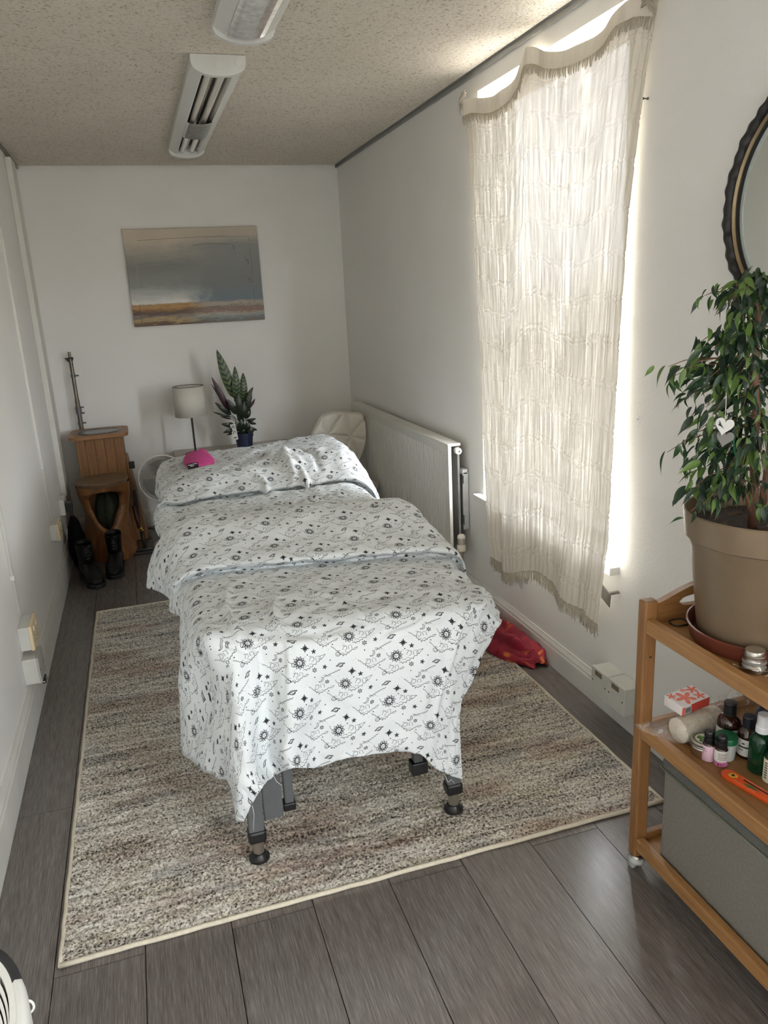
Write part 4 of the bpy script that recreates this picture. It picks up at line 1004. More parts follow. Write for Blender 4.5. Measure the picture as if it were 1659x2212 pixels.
bottle(1612, 1632, ZS2, r, [(r-.003, 0), (r, .003), (r, .058), (r-.003, .068), (.014, .076), (.011, .079), (.011, .085)], [(.0125, .076), (.0135, .077)] + ribs(.0135, .078, .102, 9) + [(.0125, .105), (0, .1055)], m_amber, m_navy,
       'amber bottle with navy cap and white printed label left of the green spray bottle', (.010, .052, 1.35), m_lab, [(.040, .004, .3, .40), (.031, .004, .16, .60), (.024, .002, .18, .36)])
r = .030
bottle(1652, 1618, ZS2, r, [(r-.003, 0), (r, .003), (r, .085), (r-.004, .10), (.018, .112), (.016, .122)], [(.0185, .112)] + ribs(.019, .113, .148, 10) + [(.017, .152), (0, .1525)], m_navy, m_navy,
       'dark navy bottle with a broad cap standing behind the green spray bottle')
r = .026
t_, c, bd, cp = bottle(1640, 1664, ZS2, r, [(r-.004, 0), (r, .004), (r, .082), (r-.003, .092), (.015, .099), (.011, .102), (.011, .106)], [(.0155, .100), (.0155, .112), (.0150, .115), (.0105, .120), (.0105, .134), (.008, .136), (0, .136)], m_green, pm('white_pump_plastic', (222, 222, 226), .4, var=.02),
       'green glass spray bottle with white pump and clear overcap on the middle tier', capname='spray_pump')
m_clear, t, p = nt('clear_plastic'); v = coords(t); t.links.new(ramp(t, noise(t, v, 30), [(0, (.86, .86, .88)), (1, (.92, .92, .94))]), p.inputs['Base Color']); p.inputs['Roughness'].default_value = .12; p.inputs['Alpha'].default_value = .32
mk('overcap', B().lathe([(.0145, .115), (.0140, .140), (.0128, .143), (0, .1435)], c, 28), m_clear, parent=t_, smooth=True, auto=35)
mk('dip_tube', B().tube([c + Vector((0, 0, .004)), c + Vector((0, 0, .1))], .002, 8), m_clear, parent=t_, smooth=True)
r = .0145
def drop(px, py, label, mt, txt, band):
    t_, c, bd, cp = bottle(px, py, ZS2, r, [(r-.002, 0), (r, .002), (r, .042), (r-.002, .046), (.009, .048)], [(.0118, .045)] + ribs(.0120, .046, .060, 6) + ribs(.0108, .0605, .073, 6) + [(.0098, .0755), (0, .076)], m_amber, m_cap, label, (.0022, .0415, 2.9), mt, txt, group=None)
    if band: mk('magenta_band', wrap(c, r+.0009, TOC-2.9, TOC+2.9, .0024, .014), m_mag, parent=bd, smooth=True); mk('hazard_marks', lines(c, r+.0012, TOC-1.2, TOC+1.2, [(.005, .005, .32, .44), (.005, .005, .5, .55), (.005, .005, .62, .66)]), pm('dark_red_print', (120, 30, 50), .6), parent=bd)
drop(1529, 1640, 'small oil bottle with black cap and plain pale pink label beside the tin', m_pinkb, [(.033, .0015, .30, .42), (.029, .001, .30, .46), (.024, .001, .30, .38)], False)
drop(1556, 1651, 'small oil bottle with black cap and white label over a magenta band', m_lab, [(.036 - k*.0028, .0009, .42, .66) for k in range(7)], True)
r = .0235
t_, c, bd, cp = bottle(1566, 1637, ZS2, r, [(r-.006, 0), (r-.003, .003), (r, .046), (r, .050)], [(r+.002, .046), (r+.002, .058), (r+.001, .060), (0, .0605)], pm('cloudy_white_plastic', (190, 196, 194), .35, var=.04), pm('green_plastic_lid', (22, 104, 66), .35, var=.05),
       'squat jar with a green plastic lid among the bottles', cat='jar', name='cosmetic_jar', capname='lid')
r = .0305
c = PZ(1520, 1627, ZS2); c.z = ZS2
tn = thing('balm_tin', 'round balm jar with metal lid showing a green cross on the middle tier', 'tin', tuple(c))
mk('tin_body', B().lathe([(r-.003, 0), (r-.001, .002), (r-.001, .024)], c, 40), pm('brown_balm_glass', (110, 84, 62), .2, var=.06), parent=tn, smooth=True, auto=35)
ld = mk('tin_lid', B().lathe([(r, .022), (r+.001, .0235), (r, .026), (r+.001, .029), (r, .032), (r+.001, .036), (r-.001, .0385), (r-.003, .0388), (0, .0388)], c, 40), m_chr, parent=tn, smooth=True, auto=35)
mk('lid_print', B().lathe([(r-.004, .0386), (r-.004, .0392), (0, .0392)], c, 40), pm('olive_green_print', (108, 120, 78), .5, var=.05), parent=ld)
mk('lid_disc', B().lathe([(r-.0095, .039), (r-.0095, .0396), (0, .0396)], c, 40), m_lab, parent=ld)
def cross(a, w): return [(-w, a), (w, a), (w, w), (a, w), (a, -w), (w, -w), (w, -a), (-w, -a), (-w, -w), (-a, -w), (-a, w), (-w, w)]
rot = Matrix.Translation(c) @ Matrix.Rotation(math.radians(28), 4, 'Z')
mk('cross_outline', B().prism(cross(.0155, .0062), .0003, rot @ Matrix.Translation((-.002, 0, .0396))), m_ink, parent=ld)
mk('green_cross', B().prism(cross(.0138, .0046), .0003, rot @ Matrix.Translation((0, 0, .0399))), pm('leaf_green_print', (104, 158, 58), .5), parent=ld)
# bottle cut by the picture edge
r = .02
bottle(1668, 1688, ZS2, r, [(r-.003, 0), (r, .003), (r, .062), (r-.004, .07), (.011, .075), (.011, .082)], [(.0128, .074), (.0128, .098), (0, .0985)], m_green, m_cap, 'green bottle with a tall cream label at the right edge of the middle tier', (.004, .060, 1.7), pm('cream_paper_label', (212, 206, 184), .6), [(.05 - k*.006, .003, .2, .3) for k in range(7)])
# orange case with a flower
a0 = PZ(1565, 1672, ZS2); a1 = PZ(1675, 1738, ZS2); dirv = (a1-a0); dirv.z = 0; L_ = dirv.length; ang = math.atan2(dirv.y, dirv.x)
m_or = pm('orange_lacquer', (232, 92, 40), .4, var=.06)
oc = thing('nail_file_case', 'orange nail file case painted with a yellow flower on the middle tier', 'case', (a0.x, a0.y, ZS2), ang)
hw = .017; pol = [(L_, -hw*.8), (L_, hw*.8)] + [(0.012 + hw*math.cos(math.radians(d)), hw*math.sin(math.radians(d))) for d in range(90, 271, 15)]
oc_b = mk('case_body', B().prism(pol, .009), m_or, parent=oc, local=True, bevel=.002)
fl_ = B()
for k in range(8):
    a = 2*math.pi*k/8; fl_.prism([(.022 + .0068*math.cos(a) + .0036*math.cos(q)*math.cos(a) - .0026*math.sin(q)*math.sin(a), .0068*math.sin(a) + .0036*math.cos(q)*math.sin(a) + .0026*math.sin(q)*math.cos(a)) for q in np.linspace(0, 2*math.pi, 10)[:-1]], .0096)
mk('flower_petals', fl_, pm('yellow_print', (232, 188, 62), .5), parent=oc_b, local=True)
mk('flower_centre', B().prism([(.022 + .0036*math.cos(q), .0036*math.sin(q)) for q in np.linspace(0, 2*math.pi, 12)[:-1]], .0101), pm('dark_purple_print', (66, 26, 52), .5), parent=oc_b, local=True)
b = B()
for k in range(12): b.box(.036 + k*.0045, .0378 + k*.0045, .010, .0115, .009, .0094); b.box(.034 + k*.0045, .0358 + k*.0045, -.012, -.0105, .009, .0094)
mk('stitch_dots', b, pm('pale_pink_dots', (244, 190, 176), .5), parent=oc_b, local=True)
mk('leaf_print', B().prism([(.052, -.004), (.066, -.009), (.09, -.002), (.068, .002)], .0094), pm('green_leaf_print', (92, 120, 54), .5), parent=oc_b, local=True)
mk('dark_slot', B().box(.045, L_-.002, .0035, .0075, .0085, .0095), m_dark_gap, parent=oc_b, local=True)

# cotton pads in a clear bag, soap box on top
m_pad = pm('cotton_pad', (212, 203, 186), .95, var=.05, scale=60, bmp=.3, bs=300)
e0 = PZ(1463, 1604, ZS2); e1 = PZ(1570, 1566, ZS2); pr_ = .031
e0.z = e1.z = ZS2 + pr_ + .001; ax = (e1-e0).normalized(); e1 = e0 + ax*.125
NP = 44; zq = Vector((0, 0, 1)).rotation_difference(ax).to_matrix().to_4x4()
pad_o = None
for k in range(NP):
    pos = e0.lerp(e1, (k+.5)/NP); th = .125/NP*.84
    if pad_o is None:
        bb = B().lathe([(pr_-.0012, -th/2), (pr_, -th/4), (pr_, th/4), (pr_-.0012, th/2)], (0, 0, 0), 22)
        me_o = mk('cotton_pad', bb, m_pad, smooth=True, auto=30); pad_o = me_o
        sh = pad_o.location.copy()
        pad_o.data.transform(Matrix.Translation(sh)); tag(pad_o, 'round cream cotton pad standing in the row inside the clear bag', 'cotton pad', 'cotton pads in the clear bag')
        o = pad_o
    else: o = copy_tree(pad_o)
    o.matrix_world = Matrix.Translation(pos + Vector((R.uniform(-.0006, .0006), 0, R.uniform(-.0004, .0006)))) @ zq
m_bag, t, p = nt('clear_crinkled_film'); v = coords(t); t.links.new(ramp(t, noise(t, v, 60), [(0, (.88, .87, .85)), (1, (.95, .94, .92))]), p.inputs['Base Color']); p.inputs['Roughness'].default_value = .16; t.links.new(ramp(t, noise(t, v, 38, 5, .7, 1.4), [(.40, (.05, .05, .05)), (.56, (.16, .16, .16)), (.68, (.55, .55, .55))]), p.inputs['Alpha']); p.inputs['Specular IOR Level'].default_value = .9  # whiter opacity patches painted in as wrinkle highlights
bump(t, p, noise(t, v, 55, 5, .7, 1.0), .9, .01)
bagt = thing('plastic_bag', 'crumpled clear plastic bag holding cotton pads on the middle tier', 'bag', tuple(e0))
sd = ax.cross(Vector((0, 0, 1))).normalized()
def bagpt(u, w):
    s = u*.30 - .085; f = 1.0
    if s < 0: f = max(.18, 1 + s/.085*.80)
    elif s > .13: f = 1.0 + .25*math.sin((s-.13)*20)
    a = 2*math.pi*w; q = e0 + ax*s
    rr = (pr_ + .0035) * f * (1 + .14*mnoise.noise(Vector((s*50, math.cos(a)*2, math.sin(a)*2))) + .05*mnoise.noise(Vector((s*140, math.cos(a)*5, math.sin(a)*5))))
    q = q + sd*rr*math.cos(a)*1.08 + Vector((0, 0, 1))*rr*math.sin(a)*(1.0 if math.sin(a) > 0 or s < 0 else .97)
    if s < 0: q = q + Vector((-.022*(-s/.085)**1.5, .022*(-s/.085), .030*(-s/.085)**1.4))
    if s > .13: q.z += .006*math.sin(a)
    q.z = max(q.z, ZS2 + .0012); q.x = min(q.x, 1.44)
    return q
mk('bag_film', B().grid(bagpt, 70, 40), m_bag, parent=bagt, smooth=True)
# soap box
m_soap = pm('white_coated_card', (226, 222, 220), .35, var=.02); m_coral = pm('coral_print', (224, 108, 86), .4, var=.08); m_red = pm('red_card', (186, 62, 50), .4, var=.06)
sc_ = PZ(1486, 1530, ZS2+.065); sbz = ZS2 + pr_*2 + .0055
sb = thing('soap_box', 'small soap carton with coral starfish print lying on the cotton pads', 'carton', (sc_.x+.004, sc_.y+.012, sbz), math.atan2(ax.y, ax.x) + math.radians(2))
sb.rotation_euler = (math.radians(4), math.radians(-2), sb.rotation_euler[2]); 
sl_, sw_, sh_ = .046, .029, .026
sbb = mk('carton_body', BX(-sl_, sl_, -sw_, sw_, 0, sh_), m_soap, parent=sb, local=True, bevel=.0015)
mk('red_side', BX(-sl_+.030, sl_-.0005, -sw_-.0005, -sw_+.001, .0008, sh_-.0025), m_red, parent=sbb, local=True)
mk('red_corner', BX(-sl_+.001, -sl_+.010, -sw_-.0005, -sw_+.001, .0008, sh_-.004), m_coral, parent=sbb, local=True)
mk('barcode_panel', BX(-sl_+.010, -sl_+.031, -sw_-.0009, -sw_+.001, .003, .020), pm('grey_barcode_panel', (176, 176, 176), .4), parent=sbb, local=True)
b = B(); xq = -sl_+.0115
while xq < -sl_+.0290:
    w_ = R.choice((.0005, .0008, .0012)); b.box(xq, xq+w_, -sw_-.0012, -sw_, .005, .0185); xq += w_ + R.choice((.0006, .001))
mk('barcode', b, m_ink, parent=sbb, local=True)
def starfish(cx_, cy_, r_, rot_, mtx):
    ps = []
    for k in range(40):
        a = 2*math.pi*k/40; f = abs(math.cos(a*2.5)); rr = r_*(.26 + .74*f**1.6); ps.append((cx_ + rr*math.cos(a+rot_), cy_ + rr*math.sin(a+rot_)))
    return B().prism(ps, .0003, mtx)
top_ = Matrix.Translation((0, 0, sh_+.0001))
for a in ((-.010, -.004, .0270, .5), (.030, .014, .0165, .2), (.027, -.014, .0150, 1.1), (-.034, .017, .0125, .9), (.008, .022, .008, .3)):
    st_ = mk('starfish_print', starfish(*a, top_), m_coral, parent=sbb, local=True)
b = B()
for k in range(5):
    a = .5 + 2*math.pi*k/5
    for o_ in (-.0016, .0016):
        p0_ = Vector((-.012 + .004*math.cos(a) - o_*math.sin(a), -.006 + .004*math.sin(a) + o_*math.cos(a), sh_+.0006)); p1_ = p0_ + Vector((.012*math.cos(a), .012*math.sin(a), 0)); b.tube([p0_, p1_], .00035, 4)
mk('starfish_veins', b, pm('pale_coral_print', (244, 176, 150), .4), parent=sbb, local=True)

# steel flask top with wire bail, hair tie
c = PZ(1628, 1446, ZS1); c.z = ZS1
jr = thing('steel_flask', 'small polished steel lidded pot with a wire bail on the top tier', 'pot', tuple(c))
mk('pot_base', B().lathe([(.026, 0), (.0285, .002), (.029, .006), (.027, .013), (.0235, .018), (.022, .020)], c, 40), pm('mirror_steel', (150, 146, 140), .08, 1, var=.04), parent=jr, smooth=True, auto=40)
mk('pot_collar', B().lathe([(.0235, .0185), (.0242, .0205), (.0225, .023)], c, 40), pm('grey_gasket', (128, 126, 124), .5), parent=jr, smooth=True)
mk('pot_lid', B().lathe([(.0205, .022), (.0212, .0235), (.0205, .025), (.0205, .033), (.0218, .0345), (.0205, .036), (.0205, .043), (.0190, .0458), (.0165, .0448), (0, .0445)], c, 40), m_chr, parent=jr, smooth=True, auto=30)
pts = [c + Vector((.030*math.cos(a), .030*math.sin(a), .010 + .004*math.sin(a*2))) for a in np.linspace(math.radians(160), math.radians(320), 16)]
mk('wire_bail', B().tube([c + Vector((-.044, .012, .016))] + pts + [c + Vector((.018, -.032, .004)), c + Vector((-.004, -.036, .0015))], .0011, 8), m_chr, parent=jr, smooth=True)
c = PZ(1466, 1346, ZS1); tie = [(c.x + .022*math.cos(a), c.y + .020*math.sin(a), ZS1 + .0022 + .001*math.sin(3*a)) for a in np.linspace(0, 2*math.pi, 40)[:-1]]
tag(mk('hair_tie', B().tube(tie, .0019, 7, closed=True), m_cap, smooth=True), 'thin black hair tie lying on the top tier left of the saucer', 'hair tie')

# ------------------------------------------------------------------ potted weeping fig
pcx, pcy = 1.268, 1.292
m_terra = pm('terracotta_plastic', (112, 58, 46), .4, var=.06)
tag(mk('plant_saucer', B().lathe([(.137, 0), (.148, .003), (.154, .034), (.158, .038), (.154, .0395), (.150, .034), (.141, .008), (0, .006)], (pcx, pcy, ZS1), 64), m_terra, smooth=True, auto=35), 'terracotta-brown plastic saucer under the fig pot on the top tier', 'saucer')
fig = thing('potted_fig', 'weeping fig with glossy drooping leaves in a bronze pot on the trolley', 'plant', (pcx, pcy, ZS1+.007))
m_pot = pm('satin_bronze_plastic', (124, 107, 86), .34, .35, var=.03)
pz = ZS1 + .008
mk('pot', B().lathe([(.126, 0), (.133, .002), (.160, .225), (.162, .232), (.172, .238), (.177, .285), (.178, .296), (.176, .299), (.173, .296), (.167, .24), (.162, .22)], (pcx, pcy, pz), 72), m_pot, parent=fig, smooth=True, auto=35)
m_soil = pm('dark_potting_soil', (58, 48, 42), .95, var=.5, scale=60, bmp=1.0, bs=80)
b = B()
for j in range(9):
    for k in range(36): rr = .158*j/8; a = 2*math.pi*k/36; b.v.append((pcx + rr*math.cos(a), pcy + rr*math.sin(a), pz + .262 + .006*mnoise.noise(Vector((rr*60*math.cos(a), rr*60*math.sin(a), 3)))))
for j in range(8):
    for k in range(36): b.f.append((j*36+k, j*36+(k+1) % 36, (j+1)*36+(k+1) % 36, (j+1)*36+k))
mk('soil', b, m_soil, parent=fig, smooth=True)
b = B()
for k in range(70):
    a, rr = R.uniform(0, 6.28), .150*math.sqrt(R.random()); q = Vector((pcx + rr*math.cos(a), pcy + rr*math.sin(a), pz + .266)); d = Vector((R.uniform(-1, 1), R.uniform(-1, 1), R.uniform(-.1, .5))).normalized()*R.uniform(.006, .022); b.tube([q, q+d], R.uniform(.0008, .002), 4)
o = mk('bark_chips', b, pm('bark_chip', (96, 78, 58), .9, var=.3), parent=fig); o['kind'] = 'stuff'
m_bark = wood('fig_bark', (92, 62, 48), (128, 92, 72), (60, 60, 12), .7)
ZSOIL = pz + .262
def jit(pts, a): return [Vector(q) + Vector((R.uniform(-a, a), R.uniform(-a, a), 0)) for q in pts]
TR1 = [PY(px, py, pcy + dy) for px, py, dy in ((1627, 1118, 0), (1630, 1040, .0), (1628, 960, .005), (1634, 900, .0), (1630, 830, -.005), (1632, 760, 0), (1638, 690, .0), (1632, 640, 0), (1640, 600, 0))]
TR1[0].z = ZSOIL
mk('trunk', B().tube(TR1, [.0105, .0095, .009, .0085, .008, .007, .006, .004, .002], 10), m_bark, parent=fig, smooth=True)
TR2 = [PY(px, py, pcy + dy) for px, py, dy in ((1642, 1115, .02), (1655, 1040, .02), (1664, 970, .02), (1668, 880, .01), (1675, 780, 0), (1678, 700, 0))]
mk('trunk', B().tube(TR2, [.009, .0085, .008, .007, .006, .003], 10), m_bark, parent=fig, smooth=True)
mk('trunk', B().tube([PY(1622, 1112, pcy-.01), PY(1614, 1075, pcy-.012), PY(1602, 1040, pcy-.01), PY(1570, 1010, pcy)], [.005, .0045, .004, .002], 8), m_bark, parent=fig, smooth=True)
# leaves: a handful of shared meshes, three greens
def leaf_mat(name, rgb, back):
    m_, t, p = nt(name); v = coords(t, (60, 10, 1)); c = lin(rgb)
    gq = t.nodes.new('ShaderNodeTexCoord'); s_ = t.nodes.new('ShaderNodeSeparateXYZ'); t.links.new(gq.outputs['Object'], s_.inputs[0])
    mr = ramp(t, math_(t, 'ABSOLUTE', math_(t, 'MULTIPLY', s_.outputs[1], 300)), [(.04, tuple(min(1, x*1.9+.02) for x in c)), (.22, c)])
    t.links.new(mix(t, .25, mr, ramp(t, noise(t, v, 1.5), [(.3, tuple(x*.7 for x in c)), (.7, tuple(x*1.25 for x in c))])), p.inputs['Base Color'])
    p.inputs['Roughness'].default_value = .30; p.inputs['Specular IOR Level'].default_value = .5
    p.inputs['Subsurface Weight'].default_value = 0
    tl = t.nodes.new('ShaderNodeBsdfTranslucent'); tl.inputs[0].default_value = (*lin(back), 1); ms = t.nodes.new('ShaderNodeMixShader'); ms.inputs[0].default_value = .22
    t.links.new(p.outputs[0], ms.inputs[1]); t.links.new(tl.outputs[0], ms.inputs[2]); t.links.new(ms.outputs[0], t.nodes['Material Output'].inputs[0]); return m_
LM = [leaf_mat('fig_leaf_dark', (32, 50, 40), (60, 90, 50)), leaf_mat('fig_leaf_mid', (46, 70, 48), (84, 118, 52)), leaf_mat('fig_leaf_young', (88, 116, 58), (130, 160, 66))]
def leaf_mesh(L, wd_, curl, twist, fold):
    b = B(); n = 8; wd_ = wd_*.78
    for i in range(n+1):
        s = i/n; wv = wd_*(math.sin(math.pi*min(1, s/.86)**.75) if s < .86 else 0)*1.0
        if s >= .86: wv = 0.0012*(1-s)/.14
        if s > .60 and s < .86: wv = max(wv, .0012)
        ang = -curl*s; x = L*(math.sin(curl*s)/curl if curl else s); z = -L*((1-math.cos(curl*s))/curl if curl else 0)
        tw = twist*s
        for sd_, lift in ((-1, fold), (0, 0), (1, fold)):
            y = sd_*wv; zz = lift*abs(wv)
            b.v.append((x + zz*math.sin(curl*s), y*math.cos(tw) - zz*math.sin(tw), z + zz*math.cos(curl*s) + y*math.sin(tw)))
    for i in range(n):
        for k in range(2): a = i*3+k; b.f.append((a, a+1, a+4, a+3))
    return b
LV = []
for mi_ in range(3):
    for (L, wd_, cu, tw, fo) in ((.060, .0108, .7, .2, .35), (.052, .0100, 1.1, -.3, .3), (.066, .0115, .5, .1, .5), (.046, .0085, 1.5, .5, .4)):
        me = bpy.data.meshes.new('leaf'); bb = leaf_mesh(L, wd_, cu, tw, fo); me.from_pydata(bb.v, [], bb.f); me.materials.append(LM[mi_]); me.polygons.foreach_set('use_smooth', [True]*len(me.polygons)); LV.append(me)
figM = MW[fig.name].inverted()
leaf_list = []
def add_leaf(base, heading, down, kind, scale=1.0, roll=None):
    d = Vector((math.cos(heading)*math.cos(down), math.sin(heading)*math.cos(down), -math.sin(down)))
    y = Vector((-math.sin(heading), math.cos(heading), 0)); z = d.cross(y); m_ = Matrix((d, y, z)).transposed().to_4x4()
    m_ = Matrix.Translation(base) @ m_ @ Matrix.Rotation(R.uniform(-1.2, 1.2) if roll is None else roll, 4, 'X') @ Matrix.Scale(scale, 4)
    leaf_list.append((m_, kind*4 + R.randrange(4)))
twigs = B()
def spray(px, py, y, rad, n, young=.2, stem_from=None):
    """leaves hanging along a short twig whose end sits at a picture point carried to depth y"""
    tip = PY(px, py, y); tip.x = min(tip.x, 1.43)
    root = stem_from if stem_from is not None else tip + Vector((.08, 0, -.02))
    mid_ = root.lerp(tip, .5) + Vector((0, 0, .02)); path = [root, root.lerp(mid_, .5) + Vector((0, 0, .012)), mid_, mid_.lerp(tip, .5) + Vector((0, 0, .006)), mid_.lerp(tip, .85)]
    twigs.tube(path, [.0020, .0017, .0013, .0010, .0006], 5)
    n = int(n*2.1)
    for k in range(n):
        f = .15 + .9*k/n; q = root.lerp(mid_, f*2) if f < .5 else mid_.lerp(tip, min(1, f*2-1))
        q = q + Vector((R.gauss(0, rad*.45), R.gauss(0, rad*.45), R.gauss(0, rad*.45)))
        q.x = min(q.x, 1.43); v_ = (tip - root); h = math.atan2(v_.y, v_.x) + R.uniform(-1.3, 1.3)
        kk = 2 if R.random() < young else (1 if R.random() < .42 else 0)
        add_leaf(q, h, R.uniform(.15, 1.35), kk, R.uniform(.55, .92))
def tp(f):
    x = f*(len(TR1)-1); i = min(int(x), len(TR1)-2); return TR1[i].lerp(TR1[i+1], x-i)
SP = [ # px, py, depth offset, spread, leaves, young share, trunk fraction
 (1512, 640, .02, .020, 8, .35, .80), (1545, 628, -.01, .020, 7, .2, .85), (1565, 660, -.04, .024, 9, .2, .82), (1590, 610, .02, .022, 8, .3, .92), (1605, 640, -.05, .026, 10, .25, .9), (1630, 596, 0, .024, 9, .3, .97), (1650, 620, -.04, .026, 10, .2, .94), (1640, 660, .05, .026, 9, .2, .86),
 (1560, 715, -.03, .028, 11, .35, .72), (1595, 690, -.06, .028, 11, .3, .78), (1500, 745, .02, .020, 7, .1, .68), (1530, 760, -.03, .026, 10, .3, .66), (1570, 760, .04, .030, 11, .3, .64), (1610, 745, -.07, .030, 11, .2, .7), (1650, 730, .03, .030, 11, .15, .72),
 (1428, 795, .03, .018, 8, .4, .56), (1445, 815, .0, .022, 12, .4, .55), (1470, 800, -.02, .024, 11, .35, .57), (1490, 835, .02, .026, 12, .3, .52), (1480, 865, -.01, .024, 9, .15, .5), (1525, 820, -.04, .028, 11, .3, .55), (1560, 830, .03, .030, 11, .25, .54), (1600, 810, -.06, .030, 11, .3, .58), (1640, 800, .05, .030, 11, .15, .6),
 (1515, 885, .0, .024, 9, .2, .45), (1530, 900, -.04, .022, 8, .3, .43), (1605, 880, -.06, .030, 10, .2, .48), (1645, 880, .02, .030, 10, .15, .5), (1500, 935, .02, .020, 8, .15, .38), (1520, 955, -.02, .022, 7, .1, .36),
 (1425, 985, .03, .006, 3, .5, .32), (1460, 962, .02, .014, 6, .1, .34), (1490, 975, .0, .020, 8, .1, .32), (1535, 985, -.03, .022, 7, .15, .32), (1605, 975, -.04, .026, 9, .25, .36), (1650, 975, .02, .028, 10, .25, .38),
 (1475, 1020, .02, .020, 9, .3, .26), (1500, 1005, -.02, .022, 10, .3, .28), (1530, 1025, .0, .026, 10, .25, .25), (1565, 1030, -.05, .026, 9, .25, .26), (1600, 1020, -.06, .026, 8, .3, .28), (1650, 1030, -.05, .028, 10, .35, .28),
 (1470, 1075, .0, .020, 9, .3, .16), (1490, 1060, -.03, .022, 11, .3, .18), (1520, 1075, .02, .024, 10, .3, .16), (1555, 1075, -.05, .024, 9, .35, .16), (1480, 1112, -.02, .016, 6, .2, .10), (1505, 1100, -.05, .020, 7, .2, .12), (1650, 1105, -.10, .022, 8, .2, .14), (1575, 1085, .0, .02, 5, .2, .16),
 (1700, 640, 0, .04, 10, .2, .9), (1710, 760, -.02, .05, 12, .2, .7), (1715, 880, 0, .05, 12, .2, .5), (1715, 1000, -.02, .05, 10, .2, .3)]
for px, py, dy, rd, n, yg, tf in SP: spray(px, py, pcy + dy, rd, n, yg, tp(tf))
o = mk('twigs', twigs, m_bark, parent=fig, smooth=True); o['kind'] = 'stuff'
leaf_list.sort(key=lambda q: q[0].translation.length)
keep = leaf_list[:300]; rest = leaf_list[300:]
for m_, k in keep:
    o = bpy.data.objects.new('leaf', LV[k]); C.objects.link(o); o.parent = fig; o.matrix_local = figM @ m_
for mi_ in range(3):
    b = B()
    for m_, k in rest:
        if k//4 != mi_: continue
        me = LV[k]; b.add([m_ @ q.co for q in me.vertices], [tuple(pp.vertices) for pp in me.polygons])
    if b.v: o = mk('foliage', b, LM[mi_], parent=fig, smooth=True); o['kind'] = 'stuff'
mk('plant_tie', B().tube([PY(1583, 940, pcy-.03), PY(1586, 965, pcy-.03), PY(1588, 982, pcy-.03)], .0022, 6), pm('green_plastic_tie', (30, 104, 72), .4), parent=fig, smooth=True)
mk('plant_tie', B().tube([PY(1610, 930, pcy-.015), PY(1622, 925, pcy-.012), PY(1636, 932, pcy-.012)], .002, 6), pm('green_plastic_tie', (30, 104, 72), .4), parent=fig, smooth=True)
# hanging hearts
hb = PY(1568, 900, pcy-.075)
def heart(s): return [(s*.0605*(math.sin(a)**3)*16/17, s*.0605*(13*math.cos(a) - 5*math.cos(2*a) - 2*math.cos(3*a) - math.cos(4*a))/17) for a in np.linspace(0, 2*math.pi, 40)[:-1]]
ho = thing('heart_ornament', 'white and grey heart ornament hanging on a string in the fig', 'ornament', tuple(hb - Vector((0, 0, .06))))
m_hw = pm('white_painted_wood', (190, 190, 188), .5, var=.02); m_hg = pm('grey_painted_wood', (104, 102, 100), .6, var=.05)
for px, py, s, mt_, dy in ((1563, 919, .33, m_hw, 0), (1564, 946, .31, m_hg, .004)):
    q = PY(px, py, hb.y+dy); mk('heart', B().prism(heart(s), .004, Matrix.Translation(q) @ Matrix.Rotation(math.radians(-14), 4, 'Z') @ Matrix.Rotation(math.radians(90), 4, 'X') @ Matrix.Rotation(math.radians(-14), 4, 'Z')), mt_, parent=ho, bevel=.0012)
mk('string', B().tube([PY(1569, 848, hb.y), PY(1568, 880, hb.y), PY(1566, 905, hb.y), PY(1564, 935, hb.y+.002)], .0008, 5), pm('jute_string', (196, 186, 168), .9), parent=ho, smooth=True)

# ------------------------------------------------------------------ side table, lamp, prayer plant
m_tbl = pm('pale_grey_laminate', (172, 166, 156), .45, var=.04)
st_ = thing('side_table', 'low pale side table with a dark edge against the far wall carrying the lamp', 'table', (.55, 5.26, 0))
mk('tabletop', BX(.16, .96, 5.04, 5.49, .505, .525), m_tbl, parent=st_, bevel=.002)
mk('edge_band', BX(.16, .96, 5.036, 5.040, .500, .522), m_dark_gap, parent=st_)
for x, y in ((.18, 5.06), (.90, 5.06), (.18, 5.43), (.90, 5.43)): mk('leg', BX(x, x+.04, y, y+.04, 0, .505), m_tbl, parent=st_)
ZT = .525
lx, ly = .295, 5.20
lp = thing('table_lamp', 'table lamp with pale grey drum shade and slim dark stem on the side table', 'lamp', (lx, ly, ZT))
m_drk = pm('dark_bronze_metal', (52, 48, 46), .4, .5, var=.08)
mk('base', B().lathe([(.066, 0), (.068, .003), (.068, .020), (.065, .023), (0, .023)], (lx, ly, ZT), 40), m_drk, parent=lp, smooth=True, auto=35)
mk('stem', B().tube([(lx, ly, ZT+.02), (lx, ly, .90)], .0065, 14), m_drk, parent=lp, smooth=True, auto=50)
m_shade = pm('pale_grey_linen', (206, 202, 192), .9, var=.04, scale=120, bmp=.2, bs=600)
mk('shade', B().lathe([(.102, .792), (.098, .985)], (lx, ly, 0), 56, caps=False), m_shade, parent=lp, smooth=True, solid=.003)
mk('shade_ring', B().tube([(lx + .098*math.cos(a), ly + .098*math.sin(a), .985) for a in np.linspace(0, 2*math.pi, 49)[:-1]], .0022, 6, closed=True), m_drk, parent=lp, smooth=True)
b = B()
for k in range(3):
    a = 2*math.pi*k/3 + .4; b.tube([(lx, ly, .90), (lx + .098*math.cos(a), ly + .098*math.sin(a), .985)], .0015, 5)
mk('shade_spider', b, m_drk, parent=lp)
mk('bulb', B().blob((lx, ly, .915), .024, .024, .032), pm('frosted_bulb', (225, 224, 218), .4), parent=lp, smooth=True)

